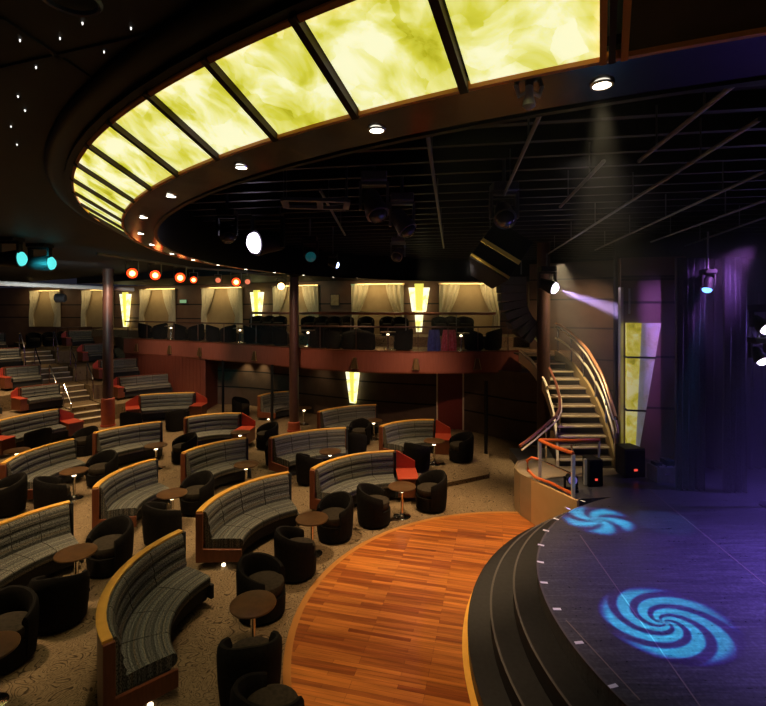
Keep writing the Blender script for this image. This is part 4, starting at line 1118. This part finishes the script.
# grid pipes
pls = [((760, 119), (548, 254)), ((738, 81), (639, 161)), ((766, 171), (595, 250)), ((766, 200), (651, 242)), ((604, 161), (560, 207)), ((543, 108), (504, 195)), ((427, 130), (443.8, 247.5)), ((766, 217), (685, 246)), ((320, 190), (345, 235))]
lb = ['long grey grid pipe running from the right edge down to above the staircase', 'short grey grid pipe above the stage near the unlit ring panel', 'grey grid pipe second from the right edge above the stage', 'lower grey grid pipe above the stage at the right edge', 'short grey grid pipe left of the bright stage downlight cone', 'grey grid pipe dropping towards the tilted loudspeaker', 'thin grey grid pipe in the centre of the black ceiling', 'violet-lit grid pipe above the stage curtains', 'thin dark grid pipe behind the grey hanging frame']
for (a, b), l in zip(pls, lb):
    A, B = P(a[0], a[1], 5.5), P(b[0], b[1], 5.5)
    mb = MB().tube([Vector((0, 0, 0)), B - A], .019, 8)
    t = thing('grid_pipe', l, 'pipe', A, 0, 'pipes of the lighting grid'); mb.obj('pipe', M['pipe'], t)
    n = max(2, int((B - A).length / 1.6)); mb = MB()
    for k in range(n):
        c = (B - A) * ((k + .5) / n); mb = MB().tube([c, c + Vector((0, 0, .36))], .008, 6); mb.obj('hanger', M['pipe'], t)
# hanging frame, ceiling fixture
p = P(316, 204, 5.4); t = thing('hanging_truss', 'flat grey rectangular frame hanging under the black grid, left of centre', 'frame', p, .12)
mb = MB()
for a, b in (((-.38, -.22), (.38, -.22)), ((-.38, .22), (.38, .22)), ((-.38, -.22), (-.38, .22)), ((.38, -.22), (.38, .22)), ((.05, -.22), (.05, .22))): mb.beam((*a, 0), (*b, 0), .08, .04)
mb.obj('frame_bars', mat('frame_grey', (.16, .16, .18), .5), t)
mb = MB()
for a in ((-.38, .22), (.38, .22), (-.38, -.22), (.38, -.22)): mb.tube([(*a, 0), (*a, .5)], .008, 6)
mb.obj('hanger_wires', M['pipe'], t)
p = P(529, 96, 5.05); t = thing('hanging_bracket', 'small pale bracket hanging under the ring soffit left of the stage downlight', 'bracket', p)
mb = MB().tube([(-.06, 0, .05), (-.045, 0, .0), (0, 0, .02), (.045, 0, 0), (.06, 0, .05)], .011, 8); mb.obj('arms', M['cord'], t)
MB().lathe([(.012, -.06), (.03, -.045), (.02, 0), (.016, .06)], 12).obj('stem', M['cord'], t)

# tilted loudspeaker with gold edges
c = PY(498, 257, 9.2); t = thing('hanging_loudspeaker', 'black tilted loudspeaker box with gold edge strips hanging above the balcony end', 'loudspeaker', c)
q = Matrix.Rotation(radians(38), 3, 'Y') @ Matrix.Rotation(radians(-18), 3, 'X') @ Matrix.Rotation(radians(-12), 3, 'Z')
def xf(mb): mb.v = [tuple(q @ Vector(v)) for v in mb.v]; return mb
W, D, Hh = .82, .60, .98
xf(MB().add([(-W / 2, -D / 2, -Hh / 2), (W / 2, -D / 2, -Hh / 2), (W / 2 * .6, D / 2, -Hh / 2), (-W / 2 * .6, D / 2, -Hh / 2), (-W / 2, -D / 2, Hh / 2), (W / 2, -D / 2, Hh / 2), (W / 2 * .6, D / 2, Hh / 2), (-W / 2 * .6, D / 2, Hh / 2)],
            [(0, 3, 2, 1), (4, 5, 6, 7), (0, 1, 5, 4), (1, 2, 6, 5), (2, 3, 7, 6), (3, 0, 4, 7)])).obj('cabinet', M['black'], t, bevel=.01)
for z in (-Hh / 2 + .06, -Hh / 2 + .44):
    xf(MB().box((0, -D / 2 - .01, z), (W, .02, .085 if z > -.2 else .05))).obj('gold_strip', M['goldtrim'], t)
for x in (-.15, .15): MB().tube([(x, 0, .35), (x, 0, 1.1)], .012, 6).obj('chain', M['pipe'], t)

# banana line array
t = thing('line_array', 'dark grey curved column of loudspeakers hanging beside the staircase column', 'loudspeaker', PY(512, 278, 13.0)); o0 = Vector(t.location)
ctr = [(511, 281, 0), (511, 289, 0), (511.5, 297, 3), (512.5, 305, 9), (515, 313, 18), (519, 320.5, 30), (524.5, 327, 42), (531, 332, 55)]
for k, (u, v, a) in enumerate(ctr):
    c = PY(u, v, 13.0 - .01 * k) - o0; R = Matrix.Rotation(radians(-a), 3, 'Y')
    mb = MB().box((0, 0, 0), (.70 - .012 * k * 1.5, .5, .205)); mb.v = [tuple(R @ Vector(x) + c) for x in mb.v]; mb.obj('speaker_cabinet', M['arrayfab'], t, bevel=.012)
mb = MB()
for x in (-.25, .25): mb.tube([(x, 0, .1), (x, 0, 1.3)], .015, 6)
mb.obj('rigging', M['pipe'], t)

# onyx wedge light on the proscenium
wl = PY(623, 456, 10.35); wz = wl.z
t = thing('wedge_wall_light', 'tall onyx wedge light, yellow left and greyish right, on the proscenium wall', 'wall light', (5.23, 10.40, STZ + .02), atan2(-.3, 1.23))
WT, WB_, HH = .68, .22, 2.93
def wed(x0b, x1b, x0t, x1t, z0, z1, d, m, name):
    mb = MB(); mb.add([(x0b, 0, z0), (x1b, 0, z0), (x1t, 0, z1), (x0t, 0, z1), (x0b, -d, z0), (x1b, -d, z0), (x1t, -d, z1), (x0t, -d, z1)],
                      [(0, 1, 2, 3), (7, 6, 5, 4), (0, 4, 5, 1), (1, 5, 6, 2), (2, 6, 7, 3), (3, 7, 4, 0)]); return mb.obj(name, m, t, smooth=False)
def xr(z): return WB_ + (WT - WB_) * z / HH
for z0, z1 in ((0, 1.05), (1.09, 2.18), (2.22, HH)):
    wed(0, .16, 0, .30 if False else .16 + .13 * z1 / HH, z0, z1, .16, M['sconce_stage'], 'yellow_panel') if False else None
    a0, a1 = .17 + .13 * z0 / HH, .17 + .13 * z1 / HH
    wed(0.02, a0, 0.02, a1, z0, z1, .16, M['sconce_stage'], 'yellow_panel')
    wed(a0, xr(z0), a1, xr(z1), z0, z1, .14, M['wedge_side'], 'grey_panel')
for z in (1.07, 2.20): wed(0, xr(z), 0, xr(z), z - .02, z + .02, .17, M['groove'], 'joint_bar')

# stage curtains
def drape(x0, x1, y, z0, z1, label, folds, amp=.05, m=None):
    mb = MB(); n = folds * 8; vs = []; fs = []; w = x1 - x0
    for th in (0, .03):
        for j in range(7):
            for i in range(n + 1):
                g = i / n; vs.append((-w / 2 + w * g, th + amp * sin(g * folds * 2 * pi) + .015 * sin(j + i), (z1 - z0) * j / 6))
    q = 7 * (n + 1)
    for j in range(6):
        for i in range(n):
            a = j * (n + 1) + i; fs += [(a, a + 1, a + n + 2, a + n + 1), (q + a, q + a + n + 1, q + a + n + 2, q + a + 1)]
    for j in range(6):
        for i in (0, n):
            a = j * (n + 1) + i; fs.append((a, a + n + 1, q + a + n + 1, q + a))
    for i in range(n):
        for j in (0, 6):
            a = j * (n + 1) + i; fs.append((a, q + a, q + a + 1, a + 1))
    o = mb.add(vs, fs).obj('stage_curtain', m or M['stagecurtain'], loc=((x0 + x1) / 2, y, z0)); tag(o, label, 'curtain', 'black stage curtains')
drape(5.28, 5.78, 8.62, STZ + .01, 5.0, 'narrow shimmering dark blue curtain leg beside the equipment case', 5)
drape(6.05, 6.42, 8.5, STZ + .01, 5.0, 'narrow shimmering dark curtain leg near the right edge', 4)
drape(5.95, 10.2, 9.75, STZ + .01, 5.1, 'wide plain black curtain closing the back of the stage', 22, .07, mat('black_wool', (.02, .02, .03), .85))

# ================================================================== HAZE
hz = MB().box((6.95, 8.85, 3.05), (5.5, 7.1, 4.3)).obj('stage_haze', bpy.data.materials.new('haze'), smooth=False)
hz['kind'] = 'stuff'; hz['label'] = 'thin violet lit haze hanging over the stage'; hz['category'] = 'haze'
hz2 = MB().box((.6, 9.7, 5.2), (4.4, 1.3, .9)).obj('ceiling_haze', bpy.data.materials.new('haze_thin'), smooth=False)
hz2['kind'] = 'stuff'; hz2['label'] = 'thin violet haze under the black ceiling in front of the balcony'; hz2['category'] = 'haze'
hz3 = MB().box((1.0, 2.3, 4.5), (1.6, 1.7, 1.1)).obj('downlight_haze', hz2.data.materials[0], smooth=False)
hz3['kind'] = 'stuff'; hz3['label'] = 'faint yellow haze in the cone below the downlight nearest the stage'; hz3['category'] = 'haze'
for m, dens, an in ((hz.data.materials[0], .045, .2), (hz2.data.materials[0], .022, .1)):
    m.use_nodes = True; n = m.node_tree.nodes; n.clear(); vo = n.new('ShaderNodeVolumeScatter'); vo.inputs['Density'].default_value = dens
    vo.inputs['Anisotropy'].default_value = an; ou = n.new('ShaderNodeOutputMaterial'); m.node_tree.links.new(vo.outputs[0], ou.inputs['Volume'])

# ================================================================== LIGHTS
W = (1, .70, .38)
# house lights over the seating (ring-concentric rows of ceiling spots)
seat = [(-2.7, 5.6), (-1.9, 8.6), (-.3, 11.2), (-5.6, 6.6), (-4.9, 9.6), (-3.6, 12.2), (-1.6, 13.6), (.9, 14.0), (-7.9, 11.0), (-6.9, 13.6), (-4.9, 15.4), (-10.6, 14.2), (-8.6, 17.6), (-1.0, 16.0), (-7.8, 8.6), (1.2, 12.0)]
for (x, y) in seat:
    dim = .35 if (x, y) in ((1.2, 12.0), (.9, 14.0), (-1.6, 13.6), (-1.0, 16.0)) else 1
    spot((x + .2, y - .4, 5.15), (x, y + .1, 0), 640 * dim, W, 66, .8, .06, 'house_light')
for (x, y) in ((-13, 13.5), (-12.2, 16.5), (-14.6, 16.2), (-16.5, 19.5), (-10.2, 19.6)):
    spot((x + .5, y - .6, 5.2), (x, y, 0), 620 if x < -11 else 150, W, 80, .9, .06, 'house_light')
# dance floor
spot((1.6, 8.6, 5.4), (1.5, 8.4, 0), 1150, (1, .66, .34), 62, .9, .08, 'dance_floor_light')
spot((.4, 5.0, 5.4), (.6, 6.2, 0), 620, (1, .66, .34), 60, .9, .08, 'dance_floor_light')
# fascia / balcony front wash
for (x, y, tx, ty, e) in ((-3, 12.5, -3.6, 16.8, 270), (1.2, 11.5, .6, 15.1, 280), (-7, 15.5, -7.8, 19.4, 320), (-9, 15.5, -10.5, 20.6, 240)):
    spot((x, y, 4.9), (tx, ty, 2.3), e, (1, .6, .42), 60, 1, .1, 'fascia_wash')
# under balcony wall grazers
for u in (215, 246, 262):
    p, t = at_u(LW, u); spot((p.x, p.y - .35, 2.0), (p.x, p.y - .05, .8), 32, (1, .72, .38), 85, .9, .03, 'wall_grazer')
for u in (320,):
    p, t = at_u(LW if u < 437 else RW, u); spot((p.x, p.y - .6, 2.05), (p.x, p.y - .05, .9), 9, (1, .72, .42), 95, 1, .03, 'wall_grazer')
# stair lights
spot((4.5, 12.2, 5.5), (4.5, 11.9, 1.6), 900, (1, .75, .42), 55, .9, .08, 'stair_light')
spot((3.1, 8.6, 5.2), (3.0, 9.2, .6), 300, (1, .72, .38), 40, .9, .08, 'landing_light')
spot((6.2, 13.6, 5.4), (6.2, 15.4, 3.2), 260, (1, .62, .35), 90, 1, .08, 'stair_wall_light')
# stage
V_ = (.25, .13, 1)
spot((9.0, 3.8, 5.0), (5.5, 5.0, STZ), 7000, V_, 46, 1, .15, 'violet_wash')
spot((8.8, 8.0, 5.0), (6.2, 7.2, STZ), 900, (.22, .12, 1), 60, 1, .15, 'violet_wash')
spot((1.2, 3.0, 5.3), (3.4, 5.8, STZ), 150, (1, .85, .7), 70, 1, .1, 'stage_front_light')

spot((5.9, 7.6, 5.1), (5.75, 10.4, 3.2), 420, (.62, .22, 1), 60, 1, .08, 'proscenium_violet')
spot((-2.2, 8.8, 5.3), (2.0, 14.5, 5.9), 90, (.38, .25, 1), 80, 1, .08, 'ceiling_violet')
spot((7.5, 8.5, 4.4), (2.6, 6.5, 5.9), 30, (.42, .32, 1), 70, 1, .2, 'grid_violet_fill')  # added violet fill without a fixture, tints the hanging heads
spot((3.2, 7.4, 4.2), (3.6, 7.8, 6), 14, (.8, .8, 1), 150, 1, .3, 'grid_fill')  # added upward fill without a fixture, lifts pipes and joists
spot((-8.6, 13.0, 3.9), (-10.2, 15.2, 4.75), 300, (.95, 1, .95), 100, 1, .2, 'tube_fill')  # added spot without a fixture, brightens the pale metal tube
spot((.9, 8.6, 4.9), (2.1, 9.2, 5.05), 16, (1, .82, .6), 60, 1, .1, 'loudspeaker_fill')  # added fill so the black loudspeaker and its gold strips show
spot((1.6, 9.0, 4.9), (3.5, 13, 4.4), 60, (1, .85, .75), 40, 1, .1, 'array_fill')  # added fill from the front to bring out the dark speaker column
spot((8.6, 7.9, 3.9), (4.6, 9.6, 3.1), 500, (.34, .18, 1), 46, 1, .1, 'violet_haze_fill')  # added violet spot, no lamp modelled, makes the stage haze glow
spot((.6, -.8, 3.6), (1.0, 1.9, 5.2), 5, (1, .6, .3), 70, 1, .1, 'ring_fill')  # added warm fill near the camera, lights the ring frames from below
# swirling gobo pools on the stage: two projectors with a spiral mask
def gobo(loc, target, size, power, col, soft, arms, twist, name):
    o = spot(loc, target, power, col, size, .05, .005 if not soft else .05, name)
    d = o.data; d.use_nodes = True; n = d.node_tree.nodes; l = d.node_tree.links
    em = n['Emission']; tc = n.new('ShaderNodeTexCoord'); sp = n.new('ShaderNodeSeparateXYZ'); l.new(tc.outputs['Normal'], sp.inputs[0])
    def mth(op, a=None, b=None, av=None, bv=None):
        q = n.new('ShaderNodeMath'); q.operation = op
        if a is not None: l.new(a, q.inputs[0])
        elif av is not None: q.inputs[0].default_value = av
        if b is not None: l.new(b, q.inputs[1])
        elif bv is not None: q.inputs[1].default_value = bv
        return q.outputs[0]
    x = mth('DIVIDE', sp.outputs['X'], sp.outputs['Z']); y = mth('DIVIDE', sp.outputs['Y'], sp.outputs['Z'])
    r = mth('SQRT', mth('ADD', mth('MULTIPLY', x, x), mth('MULTIPLY', y, y)))
    rn = mth('DIVIDE', r, bv=math.tan(radians(size / 2)))
    th = mth('ARCTAN2', y, x)
    ph = mth('ADD', mth('MULTIPLY', th, bv=float(arms)), mth('MULTIPLY', mth('POWER', rn, bv=.6), bv=twist))
    s = mth('MULTIPLY_ADD', mth('SINE', ph), bv=.5); n_ = s.node; n_.inputs[2].default_value = .5
    r1 = ramp(n, [(.18, (.12, .12, .12)), (.55, (1, 1, 1))]); l.new(s, r1.inputs[0])
    r2 = ramp(n, [(0, (1, 1, 1)), (.8, (.85, .85, .85)), (.99, (0, 0, 0))]); l.new(rn, r2.inputs[0])
    k = mth('MULTIPLY', r1.outputs[0], r2.outputs[0])
    rc = ramp(n, [(0, (.2, .03, 1)), (.25, (.08, .12, 1)), (.6, (.03, .42, 1)), (1, (.05, .62, 1))]); l.new(k, rc.inputs[0])
    l.new(rc.outputs[0], em.inputs['Color']); l.new(mth('MULTIPLY', k, bv=1.0), em.inputs['Strength'])
g0 = P(664, 622, STZ)
gobo((.9, 4.4, 5.3), (g0.x, g0.y, STZ), 14.6, 8500, (1, 1, 1), False, 5, 24.0, 'swirl_projector')
g1_ = P(597, 520, STZ)
gobo((1.6, 6.6, 5.3), (g1_.x, g1_.y, STZ), 12, 10000, (1, 1, 1), True, 5, 9.0, 'swirl_projector')

# ================================================================== WORLD, CAMERA
w = bpy.data.worlds.new('World'); SC.world = w; w.use_nodes = True
w.node_tree.nodes['Background'].inputs[0].default_value = (.010, .010, .016, 1); w.node_tree.nodes['Background'].inputs[1].default_value = 1
cam = bpy.data.cameras.new('Camera'); co = bpy.data.objects.new('Camera', cam); COL.objects.link(co)
co.location = (0, 0, H); co.rotation_euler = (radians(90), 0, 0)
cam.sensor_width = 36; cam.lens = F / 766 * 36; cam.shift_y = -(353 - V0) / 766; cam.clip_end = 200; cam.clip_start = .05
SC.camera = co
vs = SC.view_settings; vs.view_transform = 'Standard'; vs.look = 'None'; vs.gamma = 1; vs.use_curve_mapping = False; vs.exposure = 0.12
cy = SC.cycles
cy.use_denoising = True; cy.max_bounces = 6; cy.diffuse_bounces = 3; cy.glossy_bounces = 3; cy.transparent_max_bounces = 12; cy.volume_bounces = 0
cy.caustics_reflective = False; cy.caustics_refractive = False; cy.sample_clamp_indirect = 4.0
